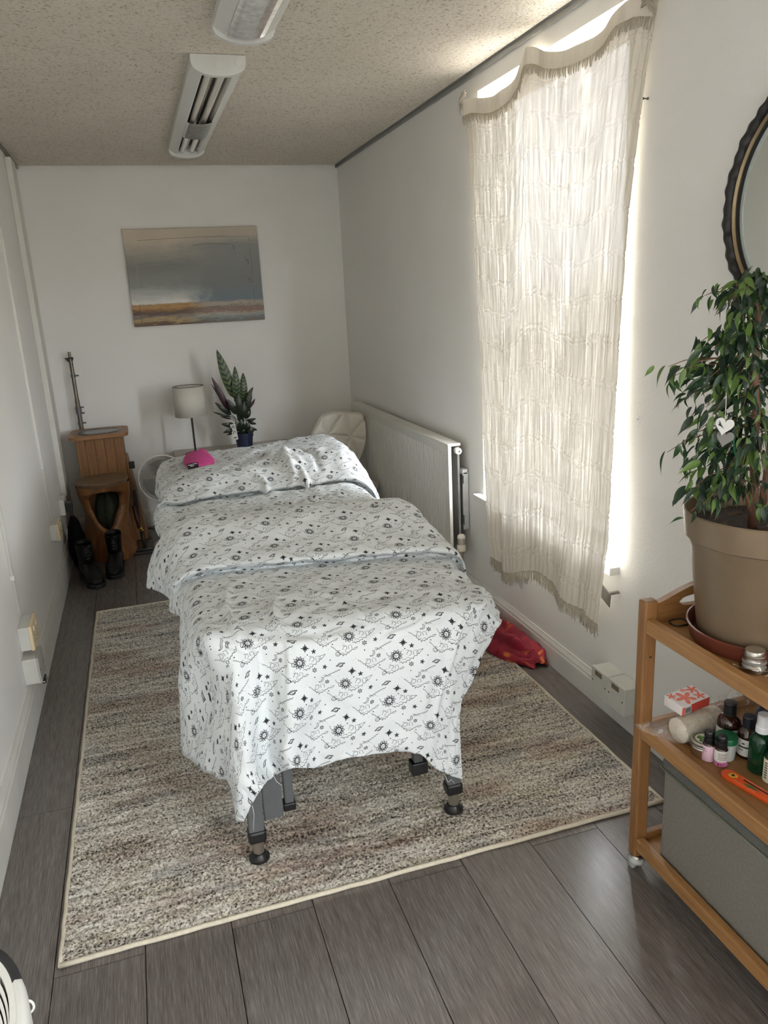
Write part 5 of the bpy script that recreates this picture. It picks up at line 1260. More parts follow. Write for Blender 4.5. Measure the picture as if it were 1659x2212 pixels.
gx_, gy_ = .622, 5.20
pp = thing('prayer_plant', 'prayer plant with long striped upright leaves in a dark blue pot', 'plant', (gx_, gy_, ZT))
m_blue = pm('dark_blue_plastic', (30, 38, 66), .45, var=.06)
mk('pot', B().lathe([(.046, 0), (.048, .002), (.059, .098), (.063, .099), (.064, .122), (.061, .123), (.058, .11)], (gx_, gy_, ZT), 40), m_blue, parent=pp, smooth=True, auto=35)
mk('soil', B().lathe([(.0, .108), (.058, .106)], (gx_, gy_, ZT), 30), m_soil, parent=pp)
def stripe_mat(name, base, dark):
    m_, t, p = nt(name); g = t.nodes.new('ShaderNodeTexCoord'); mp = t.nodes.new('ShaderNodeSeparateXYZ'); t.links.new(g.outputs['UV'], mp.inputs[0])
    u = math_(t, 'ABSOLUTE', math_(t, 'SUBTRACT', mp.outputs[0], .5)); vv2 = math_(t, 'ADD', math_(t, 'MULTIPLY', mp.outputs[1], 9.0), math_(t, 'MULTIPLY', u, -1.6))
    fr_ = math_(t, 'FRACT', vv2); s = math_(t, 'MULTIPLY', math_(t, 'LESS_THAN', fr_, .46), math_(t, 'LESS_THAN', u, .40)); s = math_(t, 'MAXIMUM', s, math_(t, 'GREATER_THAN', u, .455))
    t.links.new(mix(t, s, lin(base), lin(dark)), p.inputs['Base Color']); p.inputs['Roughness'].default_value = .4; return m_
m_cal = stripe_mat('striped_green_leaf', (84, 104, 62), (24, 38, 26)); m_pur = pm('purple_leaf_back', (52, 22, 36), .45, var=.2, scale=60); m_dgr = stripe_mat('dark_striped_leaf', (44, 56, 38), (20, 28, 22))
def cleaf(base, tip, wd_, mat, lean=.0, bow=.02, wave=.004, stem0=None):
    """leaf blade between two picture points carried to the plant's depth"""
    p0 = PY(*base, gy_ + lean); p1 = PY(*tip, gy_ + lean*1.6); ax_ = p1 - p0; L = ax_.length; d = ax_.normalized(); sid = d.cross(Vector((0, -1, 0))).normalized(); nr_ = sid.cross(d)
    n = 14; b = B(); uv = []
    for i in range(n+1):
        s = i/n; w_ = 1.5*wd_*math.sin(math.pi*min(1, s*.94+.04)**.85)**.8 if 0 < i < n else .0006
        c = p0 + ax_*s + nr_*bow*math.sin(math.pi*s)
        for k in range(5):
            f = (k-2)/2; q = c + sid*w_*f + nr_*(-.25*w_*abs(f) + wave*abs(f)*math.sin(s*38 + (f > 0)*1.5)); b.v.append(tuple(q)); uv.append((.5+f/2, s))
    for i in range(n):
        for k in range(4): a = i*5+k; b.f.append((a, a+1, a+6, a+5))
    o = mk('leaf', b, mat, parent=pp, smooth=True, uv=uv)
    r0 = Vector((gx_ + R.uniform(-.03, .03), gy_ + R.uniform(-.02, .02), ZT+.107)) if stem0 is None else stem0
    stems.tube([r0, r0.lerp(p0, .6) + Vector((0, 0, .02)), p0], [.0022, .0018, .0014], 6)
stems = B()
for a in (((505, 860), (468, 755), .023, m_cal, .0), ((512, 872), (507, 791), .0185, m_cal, -.01), ((525, 870), (525, 805), .018, m_cal, .01), ((497, 893), (457, 814), .014, m_pur, -.02), ((500, 895), (456, 829), .006, m_pur, .01),
          ((519, 880), (547, 836), .012, m_pur, .02), ((530, 895), (543, 838), .013, m_dgr, -.02), ((510, 895), (492, 862), .014, m_dgr, -.04), ((498, 897), (464, 869), .011, m_dgr, -.02), ((500, 901), (460, 890), .005, m_dgr, .0), ((500, 905), (476, 899), .004, m_pur, .02),
          ((506, 918), (478, 916), .012, m_dgr, -.04), ((507, 924), (482, 935), .010, m_dgr, -.05), ((508, 930), (490, 940), .007, m_dgr, -.03), ((517, 900), (514, 850), .015, m_dgr, -.03), ((523, 905), (528, 865), .016, m_dgr, -.02), ((535, 885), (551, 861), .006, m_pur, .03),
          ((532, 908), (553, 904), .007, m_dgr, .0), ((535, 910), (554, 916), .008, m_dgr, -.02), ((532, 922), (556, 929), .008, m_dgr, -.01), ((530, 925), (549, 932), .014, m_dgr, -.03), ((522, 930), (520, 905), .016, m_dgr, -.05), ((515, 932), (508, 912), .014, m_dgr, -.04), ((530, 930), (538, 912), .015, m_dgr, -.05), ((524, 915), (512, 885), .014, m_dgr, .02), ((530, 905), (540, 880), .013, m_dgr, .0)):
    cleaf(*a[:4], lean=a[4])
o = mk('stems', stems, pm('dark_green_stem', (50, 58, 40), .5), parent=pp, smooth=True); o['kind'] = 'stuff'
tq = quad_frame(PY(504, 951, gy_-.075), PY(514, 949, gy_-.075), PY(496, 918, gy_-.072))
tg = mk('care_tag', B().box(0, .034, 0, .105, 0, .001, tq), m_lab, parent=pp)
b = B().box(.006, .028, .083, .09, .001, .0014, tq).box(.006, .022, .094, .098, .001, .0014, tq)
for k in range(14): x = R.uniform(.006, .026); y = R.uniform(.03, .075); b.box(x, x+R.uniform(.003, .007), y, y+R.uniform(.002, .006), .001, .0014, tq)
b.box(.004, .03, .014, .019, .001, .0014, tq).box(.012, .022, .008, .013, .001, .0014, tq); mk('tag_print', b, pm('grey_print', (90, 90, 88), .7), parent=tg)

# ------------------------------------------------------------------ desk fan on the floor
fy = 4.93; fc = PY(352, 1034, fy)
fan = thing('desk_fan', 'white wire-caged desk fan standing on the floor behind the massage table', 'fan', (fc.x, fy+.05, 0))
m_fan = pm('white_fan_plastic', (212, 210, 204), .4, var=.03); m_wire = pm('grey_white_wire', (150, 148, 144), .4)
fr = .146; nrm = Vector((-.12, -1, .10)).normalized(); fm = Vector((0, 0, 1)).rotation_difference(nrm).to_matrix().to_4x4(); fm.translation = fc
mk('cage_ring', B().tube([fm @ Vector((fr*math.cos(a), fr*math.sin(a), 0)) for a in np.linspace(0, 2*math.pi, 65)[:-1]], .0058, 8, closed=True), m_fan, parent=fan, smooth=True)
b = B()
for k in range(96):
    a = 2*math.pi*k/96; b.tube([fm @ Vector((rr*math.cos(a + .5*(1-rr/fr)), rr*math.sin(a + .5*(1-rr/fr)), .040*(1-(rr/fr)**2))) for rr in (.03, .08, .12, fr)], .0013, 3, cap=False)
    b.tube([fm @ Vector((rr*math.cos(a), rr*math.sin(a), -.055*(1-(rr/fr)**3))) for rr in (.05, .11, fr)], .0013, 3, cap=False)
for rr in (.06, .09, .12): b.tube([fm @ Vector((rr*math.cos(a), rr*math.sin(a), .040*(1-(rr/fr)**2))) for a in np.linspace(0, 2*math.pi, 49)[:-1]], .0009, 3, closed=True)
o = mk('wire_guard', b, m_wire, parent=fan); o['kind'] = 'stuff'
mk('hub_badge', B().lathe([(.032, .037), (.032, .041), (.026, .045), (0, .046)], (0, 0, 0), 28), m_fan, parent=fan, smooth=True).data.transform(MW[fan.name].inverted() @ fm @ MW[fan.name])
def fpart(name, bb, mat, **k):
    bb.v = [tuple(fm @ Vector(q)) for q in bb.v]; return mk(name, bb, mat, parent=fan, **k)
m_bl = pm('translucent_grey_blade', (150, 148, 142), .35, var=.03)
for k in range(3):
    a0_ = 2*math.pi*k/3 + 1.15
    bb = B().grid(lambda u, w: ((.026 + .094*w)*math.cos(a0_ + (u-.5)*(.7 + .75*w) + .3*w), (.026 + .094*w)*math.sin(a0_ + (u-.5)*(.7 + .75*w) + .3*w), .004 - (u-.5)*.034), 10, 8)
    fpart('blade', bb, m_bl, smooth=True, solid=.0015)
fpart('hub', B().lathe([(.024, -.02), (.026, .012), (.018, .02), (0, .022)], (0, 0, 0), 24), m_bl, smooth=True, auto=40)
fpart('motor', B().lathe([(.035, -.13), (.048, -.12), (.052, -.06), (.040, -.05)], (0, 0, 0), 28), m_fan, smooth=True, auto=40)
mk('neck', B().tube([(fc.x+.012, fy+.085, .03), (fc.x+.012, fy+.085, fc.z-.03)], [.032, .024], 20), m_fan, parent=fan, smooth=True, auto=50)
mk('fan_base', B().lathe([(.118, 0), (.120, .006), (.112, .018), (.05, .034), (.034, .05)], (fc.x+.012, fy+.07, 0), 40), m_fan, parent=fan, smooth=True, auto=40)
mk('power_cord', B().tube([(fc.x-.02, 5.35, .006), (fc.x-.12, 5.42, .006), (fc.x-.22, 5.46, .007), (-.20, 5.47, .02)], .0035, 7), m_blk, parent=fan, smooth=True)

# ------------------------------------------------------------------ white quilted chair and its cushion
m_lea = pm('white_leatherette', (204, 199, 188), .5, var=.03, scale=12, bmp=.15, bs=200)
m_seam = pm('shadowed_seam', (150, 144, 132), .7)
cyd = 4.80
ch = thing('lounge_chair', 'white chair with quilted triangle-pattern shell in the corner by the radiator', 'chair', (1.19, 4.75, 0))
opx = [(669, 938), (680, 916), (694, 898), (715, 890), (745, 889), (776, 891), (783, 900), (787, 920), (788, 945), (785, 965), (776, 990), (766, 1012), (752, 1018), (735, 1010), (716, 1002), (694, 975), (684, 960)]
op = [PY(px, py, cyd) for px, py in opx]
cc_ = PY(732, 945, cyd)
seams = [((670, 938), (708, 938)), ((708, 938), (755, 942)), ((755, 942), (783, 947)), ((693, 898), (708, 938)), ((741, 890), (708, 938)), ((742, 890), (755, 942)), ((782, 902), (755, 942)), ((708, 938), (718, 975)), ((755, 942), (745, 968)), ((755, 942), (769, 981)), ((718, 975), (735, 1008)), ((745, 968), (735, 1008)), ((769, 981), (752, 1016))]
sg = [(PY(*a, cyd), PY(*c_, cyd)) for a, c_ in seams]
def sdist(q):
    m__ = 9
    for a, c_ in sg:
        ab = c_ - a; f = max(0, min(1, (q-a).dot(ab)/ab.dot(ab))); m__ = min(m__, (q - a - ab*f).length)
    return m__
N_ = 160; b = B(); RG = 44
def oat(f):
    x = f*len(op); i = int(x) % len(op); a = x - int(x); p0, p1, p2, p3 = op[i-1], op[i], op[(i+1) % len(op)], op[(i+2) % len(op)]
    return .5*((2*p1) + (p2-p0)*a + (2*p0-5*p1+4*p2-p3)*a*a + (3*p1-p0-3*p2+p3)*a**3)
for j in range(RG+1):
    s = j/RG
    for k in range(N_):
        q = cc_ + (oat(k/N_) - cc_)*s; dd = min(sdist(q), (1-s)*.18); h = .021*(1-math.exp(-dd/.009)); e = max(0, (s-.9)/.1)
        xr_ = (q.x - cc_.x)/.2
        q = q + Vector((0, -h + .035*e*e - .10*xr_*xr_*.9, 0)); b.v.append(tuple(q))
nb_ = len(b.v)
for k in range(N_):
    q = cc_ + (oat(k/N_) - cc_)*.985; xr_ = (q.x-cc_.x)/.2; b.v.append((q.x, q.y + .045 - .09*xr_*xr_, q.z))
b.v.append((cc_.x, cc_.y+.06, cc_.z))
for j in range(RG):
    for k in range(N_): b.f.append((j*N_+k, j*N_+(k+1) % N_, (j+1)*N_+(k+1) % N_, (j+1)*N_+k))
for k in range(N_): b.f.append((RG*N_+k, RG*N_+(k+1) % N_, nb_+(k+1) % N_, nb_+k)); b.f.append((nb_+k, nb_+(k+1) % N_, nb_+N_))
bk = mk('backrest', b, m_lea, parent=ch, smooth=True)
sx_, sy_ = 1.185, 4.60
mk('seat', B().blob((sx_, sy_, .335), .19, .20, .045, 32, 12, fn=lambda p: Vector((p.x*(abs(p.x)**-.25 if abs(p.x) > .01 else 1)*.9, p.y, p.z))), m_lea, parent=ch, smooth=True)
for dx, dy in ((-.13, -.14), (.13, -.14), (-.13, .13), (.13, .13)): mk('leg', B().tube([(sx_+dx*.7, sy_+dy*.7, .31), (sx_+dx, sy_+dy, 0)], [.014, .010], 12), wood('beech_leg', (150, 110, 70), (190, 150, 104)), parent=ch, smooth=True, auto=50)
m_teal, t, p = nt('teal_printed_fabric'); v = coords(t); vo = nd(t, 'ShaderNodeTexVoronoi', Scale=46.0); vo.feature = 'DISTANCE_TO_EDGE'; t.links.new(v, vo.inputs['Vector'])
t.links.new(mix(t, .3, ramp(t, vo.outputs['Distance'], [(.03, lin((34, 62, 48))), (.12, lin((70, 134, 128))), (.4, lin((92, 158, 158)))]), ramp(t, noise(t, v, 30), [(.4, lin((40, 78, 56))), (.6, lin((96, 170, 172)))])), p.inputs['Base Color']); p.inputs['Roughness'].default_value = .85
cu_ = thing('seat_cushion', 'teal patterned cushion with rust piping on the white chair seat', 'cushion', (sx_, sy_-.01, .377))
ctr = PY(741, 985, 4.56)
mk('cushion_body', B().blob((ctr.x-.035, 4.62, .405), .150, .150, .050, 32, 14, fn=lambda p: Vector((p.x, p.y, p.z*(1-.0*p.x)))), m_teal, parent=cu_, smooth=True)
mk('piping', B().tube([(ctr.x-.035 + .151*math.cos(a), 4.62 + .151*math.sin(a), .402) for a in np.linspace(0, 2*math.pi, 49)[:-1]], .006, 8, closed=True), pm('rust_piping', (150, 66, 32), .8), parent=cu_, smooth=True)

# ------------------------------------------------------------------ wash-stand, pole, stool, boots in the far left corner
m_bamw = wood('bamboo_cladding', (98, 64, 34), (150, 106, 60), (30, 30, 1.2), .5)
ws = thing('wash_stand', 'bamboo wash stand with an inset steel basin in the far left corner', 'wash stand', (-.285, 5.28, 0))
wx0, wx1, wy0, wy1 = -.430, -.148, 5.13, 5.42
sh0, sh1 = .02, .716
k_ = 5
for i in range(k_):
    xa = wx0 + (wx1-wx0)*i/k_; xb = wx0 + (wx1-wx0)*(i+1)/k_
    mk('cladding_slat', BX(xa+.0008, xb-.0008, wy0-.006, wy0+.006, sh0, sh1), m_bamw, parent=ws, bevel=.0015)
mk('cabinet_body', BX(wx0, wx1, wy0+.006, wy1, sh0, sh1), m_bamw, parent=ws)
mk('side_brace', B().add([(wx1, wy0, .02), (wx1+.075, wy0, .02), (wx1+.012, wy0, .55), (wx1, wy0, .56), (wx1, wy1, .02), (wx1+.075, wy1, .02), (wx1+.012, wy1, .55), (wx1, wy1, .56)], [(3,2,1,0), (4,5,6,7), (0,1,5,4), (1,2,6,5), (2,3,7,6), (3,0,4,7)]), m_bamw, parent=ws, bevel=.003)
mk('black_strip', BX(wx1+.012, wx1+.036, wy0-.004, wy0+.001, .10, .36), m_blk, parent=ws)
mk('side_knob', BX(wx1+.016, wx1+.050, wy0-.006, wy0+.02, .50, .545), m_blk, parent=ws, bevel=.004)
def rrect(x0, x1, y0, y1, r_, n=6):
    o_ = []
    for (cx_, cy_, a0_) in ((x1-r_, y0+r_, -90), (x1-r_, y1-r_, 0), (x0+r_, y1-r_, 90), (x0+r_, y0+r_, 180)):
        o_ += [(cx_ + r_*math.cos(math.radians(a0_ + 90*k/n)), cy_ + r_*math.sin(math.radians(a0_ + 90*k/n))) for k in range(n+1)]
    return o_
bcx, bcy, brx, bry = -.292, 5.262, .130, .118
ol = rrect(-.468, -.112, 5.085, 5.440, .06, 8); n = len(ol)
def inner(k, rx_, ry_):
    x, y = ol[k]; a = math.atan2((y-bcy), (x-bcx)); return (bcx + rx_*math.cos(a), bcy + ry_*math.sin(a))
b = B(); zt_ = .738
vs = [(x, y, sh1) for x, y in ol] + [(x, y, zt_) for x, y in ol] + [(*inner(k, brx, bry), zt_) for k in range(n)] + [(*inner(k, brx, bry), sh1) for k in range(n)]
b.add(vs, [(r_*n+k, r_*n+(k+1) % n, (r_+1)*n+(k+1) % n, (r_+1)*n+k) for r_ in range(3) for k in range(n)] + [(3*n+k, 3*n+(k+1) % n, (k+1) % n, k) for k in range(n)])
mk('worktop', b, m_bamx, parent=ws, bevel=.003)
mk('basin', B().lathe([(.129, .7385), (.134, .7405), (.131, .742), (.124, .738), (.110, .715), (.08, .705), (0, .702)], (bcx, bcy, 0), 48, sx=1.0, sy=.91), pm('dark_brushed_steel', (112, 112, 112), .25, .9, var=.06), parent=ws, smooth=True, auto=40)

m_pole = pm('dull_pole_metal', (116, 110, 98), .32, .9, var=.1)
sp_ = thing('telescopic_stand', 'telescopic metal stand pole with clamps leaning behind the wash stand', 'stand', (-.404, 5.475, 0))
pxx, pyy = -.403, 5.468
mk('upper_tube', B().tube([(pxx-.003, pyy, .90), (pxx-.004, pyy, 1.195)], .0125, 14), m_pole, parent=sp_, smooth=True, auto=50)
mk('lower_tube', B().tube([(pxx-.002, pyy, .0), (pxx-.003, pyy, .93)], .0145, 14), m_pole, parent=sp_, smooth=True, auto=50)
mk('spigot', B().tube([(pxx-.005, pyy, 1.19), (pxx-.005, pyy, 1.238)], .009, 12), m_pole, parent=sp_, smooth=True, auto=50)
mk('clamp_knob', B().prism([(-.03, .012), (.022, .014), (.018, -.006), (.006, -.014), (-.014, -.016)], .022, Matrix.Translation((pxx-.006, pyy+.010, 1.19)) @ Matrix.Rotation(math.radians(90), 4, 'X')), m_blk, parent=sp_, bevel=.003)
for z, h, rr in ((1.085, .02, .0155), (.86, .048, .019), (.775, .016, .0175)):
    c_ = mk('clamp', B().lathe([(rr, z-h/2), (rr, z+h/2)], (pxx-.003, pyy, 0), 16), m_leg, parent=sp_, smooth=True, auto=40)
    for dz in ((0,) if h < .03 else (.018, -.02)): mk('clamp_screw', B().tube([(pxx+.01, pyy-.004, z+dz), (pxx+.032, pyy-.004, z+dz)], .005, 8), m_leg, parent=c_)

# carved root-wood stool
m_root = wood('teak_root_wood', (84, 52, 26), (140, 94, 50), (6, 6, 2.5), .38, 1.4, .25)
m_rtop = wood('teak_end_grain', (92, 74, 54), (128, 104, 78), (8, 8, 8), .5, 1.0, .3)
sx0, sy0 = -.302, 4.955; SH = .49
sto = thing('carved_stool', 'carved hardwood stool with a scooped opening beside the wash stand', 'stool', (sx0, sy0, 0))
mk('stool_top', B().lathe([(.150, SH-.028), (.158, SH-.012), (.160, SH-.003), (.157, SH), (0, SH+.001)], (sx0, sy0, 0), 48), m_rtop, parent=sto, smooth=True, auto=35)
NA, NZ = 216, 140
def stool_r(z): 
    f = z/SH; return .152 - .022*math.sin(math.pi*min(1, f*1.0)) + .012*(1-f)**2 + (.002*math.sin(9*f))
def opening(a, z):
    """signed openness: >0 inside one of the carved holes, angle measured from the side facing the room"""
    # main hole: rounded at the top, running to a point below
    x = a; best = -1
    for (ac, zt, zb, wd_) in ((.16, .430, .19, .86), (2.35, .40, .12, .55), (-2.25, .43, .16, .6)):
        d = (x - ac + math.pi) % (2*math.pi) - math.pi; f = (z-zb)/(zt-zb)
        if 0 < f < 1:
            hw_ = wd_*min(1, (f/.55)**.75)*(1 if f < .8 else math.sqrt(max(0, 1-((f-.8)/.2)**2)))
            best = max(best, 1 - abs(d)/max(hw_, 1e-4))
    return best
b = B(); keep_f = []
for ring, th in ((0, 0), (1, .042)):
    for j in range(NZ+1):
        z = (SH-.02)*j/NZ
        for i in range(NA):
            a = 2*math.pi*i/NA - math.pi; r_ = stool_r(z) - th
            s = .012*math.sin(3*a + 9*z) + .006*math.sin(5*a - 14*z)
            op_ = opening(a, z); r_ += s - (.022*math.exp(-abs(op_)*7) if ring == 0 else -.010*math.exp(-abs(op_)*7)) - (.030*math.exp(-((a+.62)/.22)**2 - ((z-.17)/.075)**2) if ring == 0 else 0)
            wa = a - math.radians(90) - .06; b.v.append((sx0 + r_*math.cos(wa), sy0 + r_*math.sin(wa), z))
lay = (NZ+1)*NA
open_ = [[opening(2*math.pi*(i+.5)/NA - math.pi, (SH-.02)*(j+.5)/NZ) > 0 for i in range(NA)] for j in range(NZ)]
for j in range(NZ):
    for i in range(NA):
        i2 = (i+1) % NA; A_, B_, C_, D_ = j*NA+i, j*NA+i2, (j+1)*NA+i2, (j+1)*NA+i
        if open_[j][i]: continue
        b.f.append((A_, B_, C_, D_)); b.f.append((lay+D_, lay+C_, lay+B_, lay+A_))
        if open_[j][i2]: b.f.append((B_, lay+B_, lay+C_, C_))
        if open_[j][i-1]: b.f.append((A_, D_, lay+D_, lay+A_))
        if j+1 < NZ and open_[j+1][i]: b.f.append((D_, C_, lay+C_, lay+D_))
        if j > 0 and open_[j-1][i]: b.f.append((A_, lay+A_, lay+B_, B_))
o = mk('carved_body', b, m_root, parent=sto, smooth=True); q_ = o.modifiers.new('smooth', 'SMOOTH'); q_.factor = .5; q_.iterations = 7
# dark olive bolster tucked inside / behind the stool
m_oliv = pm('dark_olive_cloth', (44, 48, 34), .9, var=.25, scale=30, bmp=.4, bs=90)
b = B()
b.blob((sx0+.02, sy0+.03, .25), .085, .07, .17, 24, 14, fn=lambda p: p*(1+.10*math.sin(math.atan2(p.y, p.x)*7)))
tag(mk('rolled_cloth', b, m_oliv, smooth=True), 'dark olive folded cloth seen through the opening of the carved stool', 'cloth')

# black bag slumped between stool and wall
m_bk = pm('black_cloth', (10, 10, 11), .95, spec=.1, var=.3, scale=25, bmp=.4, bs=80)
bb = B().blob((-.475, 4.745, .165), .052, .10, .165, 28, 18, fn=lambda p: Vector((p.x*(1.0-.25*max(0, p.z)), p.y*(1-.45*max(0, p.z)), p.z))*(1 + .09*mnoise.noise(p*2.5)))
tag(mk('cloth_bag', bb, m_bk, smooth=True), 'black cloth bag slumped between the left wall and the carved stool', 'bag')

# boots
m_boot = pm('black_polished_leather', (9, 9, 10), .34, var=.25, scale=40, bmp=.15, bs=120, spec=.3); m_sole = pm('black_rubber_sole', (16, 17, 18), .55, var=.15)
def make_boot(loc, rz, label):
    t_ = thing('lace_up_boot', label, 'boot', loc, rz, 'black boots on the floor by the stool')
    # foot: sections from heel to toe (local +y is the toe)
    secs = [(-.135, .028, .020, .085), (-.12, .037, .020, .10), (-.08, .040, .020, .12), (-.03, .040, .020, .125), (.03, .042, .020, .100), (.08, .048, .020, .078), (.12, .046, .020, .070), (.145, .036, .021, .060), (.158, .018, .023, .042)]
    n = 20; b = B()
    for y, w_, z0, z1 in secs:
        for k in range(n):
            a = 2*math.pi*k/n; cx_, sz_ = math.cos(a), math.sin(a)
            b.v.append((w_*math.copysign(abs(cx_)**.75, cx_), y, (z0+z1)/2 + (z1-z0)/2*math.copysign(abs(sz_)**.75, sz_)))
    for j in range(len(secs)-1):
        for k in range(n): b.f.append((j*n+k, j*n+(k+1) % n, (j+1)*n+(k+1) % n, (j+1)*n+k))
    b.f.append(tuple(reversed(range(n)))); b.f.append(tuple((len(secs)-1)*n+k for k in range(n)))
    mk('foot', b, m_boot, parent=t_, local=True, smooth=True, auto=60)
    prof = [(.105, .040, .064, -.055), (.13, .041, .060, -.06), (.165, .043, .057, -.066), (.195, .046, .059, -.07), (.208, .046, .059, -.07)]
    b = B()
    for z, rx_, ry_, oy in prof:
        for k in range(24): a = 2*math.pi*k/24; b.v.append((rx_*math.cos(a), oy + ry_*math.sin(a), z + (.012*max(0, -math.sin(a)) if z > .2 else 0)))
    for j in range(len(prof)-1):
        for k in range(24): b.f.append((j*24+k, j*24+(k+1) % 24, (j+1)*24+(k+1) % 24, (j+1)*24+k))
    mk('shaft', b, m_boot, parent=t_, local=True, smooth=True, solid=.004)
    b = B(); ol_ = [(-.034, -.130), (-.044, -.09), (-.044, -.02), (-.052, .06), (-.052, .11), (-.040, .148), (-.016, .166), (.016, .166), (.040, .148), (.052, .11), (.052, .06), (.044, -.02), (.044, -.09), (.034, -.130), (.014, -.142), (-.014, -.142)]
    b.prism([(x, y) for x, y in ol_], .024); mk('sole', b, m_sole, parent=t_, local=True, bevel=.004)
    b = B(); pth = []
    for k in range(7):
        z = .11 + .014*k; y = .016 - .012*k*.6; b.tube([(-.020, y-.01, z), (0, y+.004, z+.005), (.020, y-.01, z+.010)], .0022, 5); b.tube([(.020, y-.01, z), (0, y+.005, z+.005), (-.020, y-.01, z+.010)], .0022, 5)
    b.tube([(0, -.006, .2)] + [(.018 + .016*math.cos(a), -.002, .214 + .011*math.sin(a)) for a in np.linspace(math.pi, 3*math.pi, 12)] + [(0, -.006, .2)], .002, 5)
    b.tube([(0, -.006, .2), (-.018, .006, .19), (-.026, .01, .16)], .002, 5)
    mk('laces', b, m_bk, parent=t_, local=True, smooth=True)
    return t_
make_boot((-.405, 4.49, 0), math.radians(196), 'black lace-up boot nearer the left wall, toe toward the room')
make_boot((-.272, 4.62, 0), math.radians(176), 'black lace-up boot in front of the carved stool base')
# umbrella-like cane, scale and shoe tray behind the stool
m_red_ = wood('dark_red_wood', (56, 24, 16), (84, 38, 26))
cn = thing('wooden_cane', 'dark red wooden cane with brass tip leaning beside the wash stand', 'cane', (-.085, 5.05, .0))
mk('shaft', B().tube([PY(288, 1092, 5.06), PY(296, 1120, 5.04), PY(301, 1138, 5.02)], [.012, .014, .011], 10), m_red_, parent=cn, smooth=True)
mk('brass_tip', B().blob(PY(304, 1141, 5.0), .013, .013, .010, 14, 8).blob(PY(308, 1145, 4.99), .011, .011, .010, 14, 8), pm('polished_brass', (190, 168, 84), .2, 1), parent=cn, smooth=True)
mk('cane_foot', B().tube([PY(306, 1147, 5.0), V(PY(309, 1152, 4.99).x, 4.99, .0)], [.012, .010], 10), m_blk, parent=cn, smooth=True)
sc2 = thing('floor_scale', 'flat dark glass bathroom scale on the floor beside the stool', 'scale', (-.1, 5.0, 0))
mk('scale_top', BX(-.205, -.045, 4.90, 5.10, .012, .022), pm('dark_tinted_glass', (38, 44, 50), .12, var=.1, coat=.5), parent=sc2, bevel=.003)
mk('scale_base', BX(-.20, -.05, 4.905, 5.095, 0, .012), m_blk, parent=sc2)
tag(mk('black_strap', BX(-.19, -.055, 4.855, 4.885, 0, .014), m_blk, bevel=.003), 'short black bar lying on the floor in front of the scale', 'bar')

# ------------------------------------------------------------------ left wall: trunking, conduits, sockets
m_trk = pm('painted_trunking', (216, 215, 208), .45, var=.03)
tag(mk('cable_trunking', BX(LX, LX+.032, 4.99, 5.16, .40, 2.322), m_trk, bevel=.004), 'wide painted cable trunking running down the left wall near the far corner', 'trunking')
cb = thing('wall_conduit', 'thin painted conduit farther along the left wall above the far cream socket', 'conduit', (LX+.006, 4.30, .43))
mk('conduit_pipe', B().tube([(LX+.005, 4.29, 2.33), (LX+.005, 4.29, 1.5), (LX+.0055, 4.293, .9), (LX+.005, 4.30, .43)], .0085, 10), m_trk, parent=cb, smooth=True)
for z in (1.24, .72): mk('conduit_clip', BX(LX, LX+.016, 4.277, 4.303, z-.008, z+.008), m_trk, parent=cb, bevel=.002)
cb = thing('wall_conduit', 'thin painted conduit on the near left wall above the nearer cream socket', 'conduit', (LX+.006, 2.99, .40))
mk('conduit_pipe', B().tube([(LX+.005, 2.985, 2.33), (LX+.005, 2.985, 1.2), (LX+.005, 2.987, .41)], .0075, 10), m_trk, parent=cb, smooth=True)
mk('conduit_clip', BX(LX, LX+.015, 2.972, 3.0, .552, .568), m_trk, parent=cb, bevel=.002)
m_crm = pm('yellowed_cream_plastic', (222, 206, 172), .45, var=.04)
def wsock(y0, y1, z0, z1, d, label, mat, nameg='socket boxes on the left wall'):
    s_ = thing('wall_socket', label, 'socket', (LX+.02, (y0+y1)/2, z0), group=nameg)
    mk('socket_box', BX(LX, LX+d-.012, y0+.002, y1-.002, z0+.002, z1-.002), m_sock if mat is m_crm else mat, parent=s_, bevel=.003)
    f_ = mk('face_plate', BX(LX+d-.013, LX+d, y0, y1, z0, z1), mat, parent=s_, bevel=.003)
    for k in range(2 if y1-y0 > .12 else 1):
        yc_ = y0 + (y1-y0)*(.3 + .4*k) if y1-y0 > .12 else (y0+y1)/2
        mk('rocker_switch', BX(LX+d-.001, LX+d+.004, yc_-.008, yc_+.008, z1-.03, z1-.012), mat, parent=f_, bevel=.001)
        for (dy, dz) in ((0, .045), (-.011, .024), (.011, .024)): mk('pin_slot', BX(LX+d-.0005, LX+d+.0006, yc_+dy-.002, yc_+dy+.002, z0+dz-.003, z0+dz+.003), m_dark_gap, parent=f_)
wsock(4.22, 4.37, .335, .425, .045, 'cream double wall socket on the left wall, farther from the camera', m_crm)
wsock(2.91, 3.06, .29, .385, .05, 'cream double wall socket on the left wall, under the near conduit', m_crm)
gb = thing('junction_box', 'grey-white square box mounted over the left skirting board', 'box', (LX+.02, 2.92, .17))
mk('box_body', BX(LX, LX+.052, 2.88, 3.00, .170, .270), m_sock, parent=gb, bevel=.003)
fpl = mk('face_plate', BX(LX+.051, LX+.058, 2.878, 3.002, .168, .272), pm('grey_switch_plate', (176, 176, 172), .45), parent=gb, bevel=.002)
for y in (2.90, 2.98): mk('screw', B().lathe([(0, .0008), (.003, .0008), (.003, 0)], (LX+.0582, y, .215), 10, Matrix.Rotation(math.radians(90), 4, 'Y')), m_dark_gap, parent=fpl)
s_ = thing('wall_socket', 'white double socket with a black plug near the far end of the left wall', 'socket', (LX+.02, 4.85, .33), group='socket boxes on the left wall')
mk('socket_box', BX(LX, LX+.03, 4.78, 4.92, .33, .425), m_sock, parent=s_, bevel=.003)
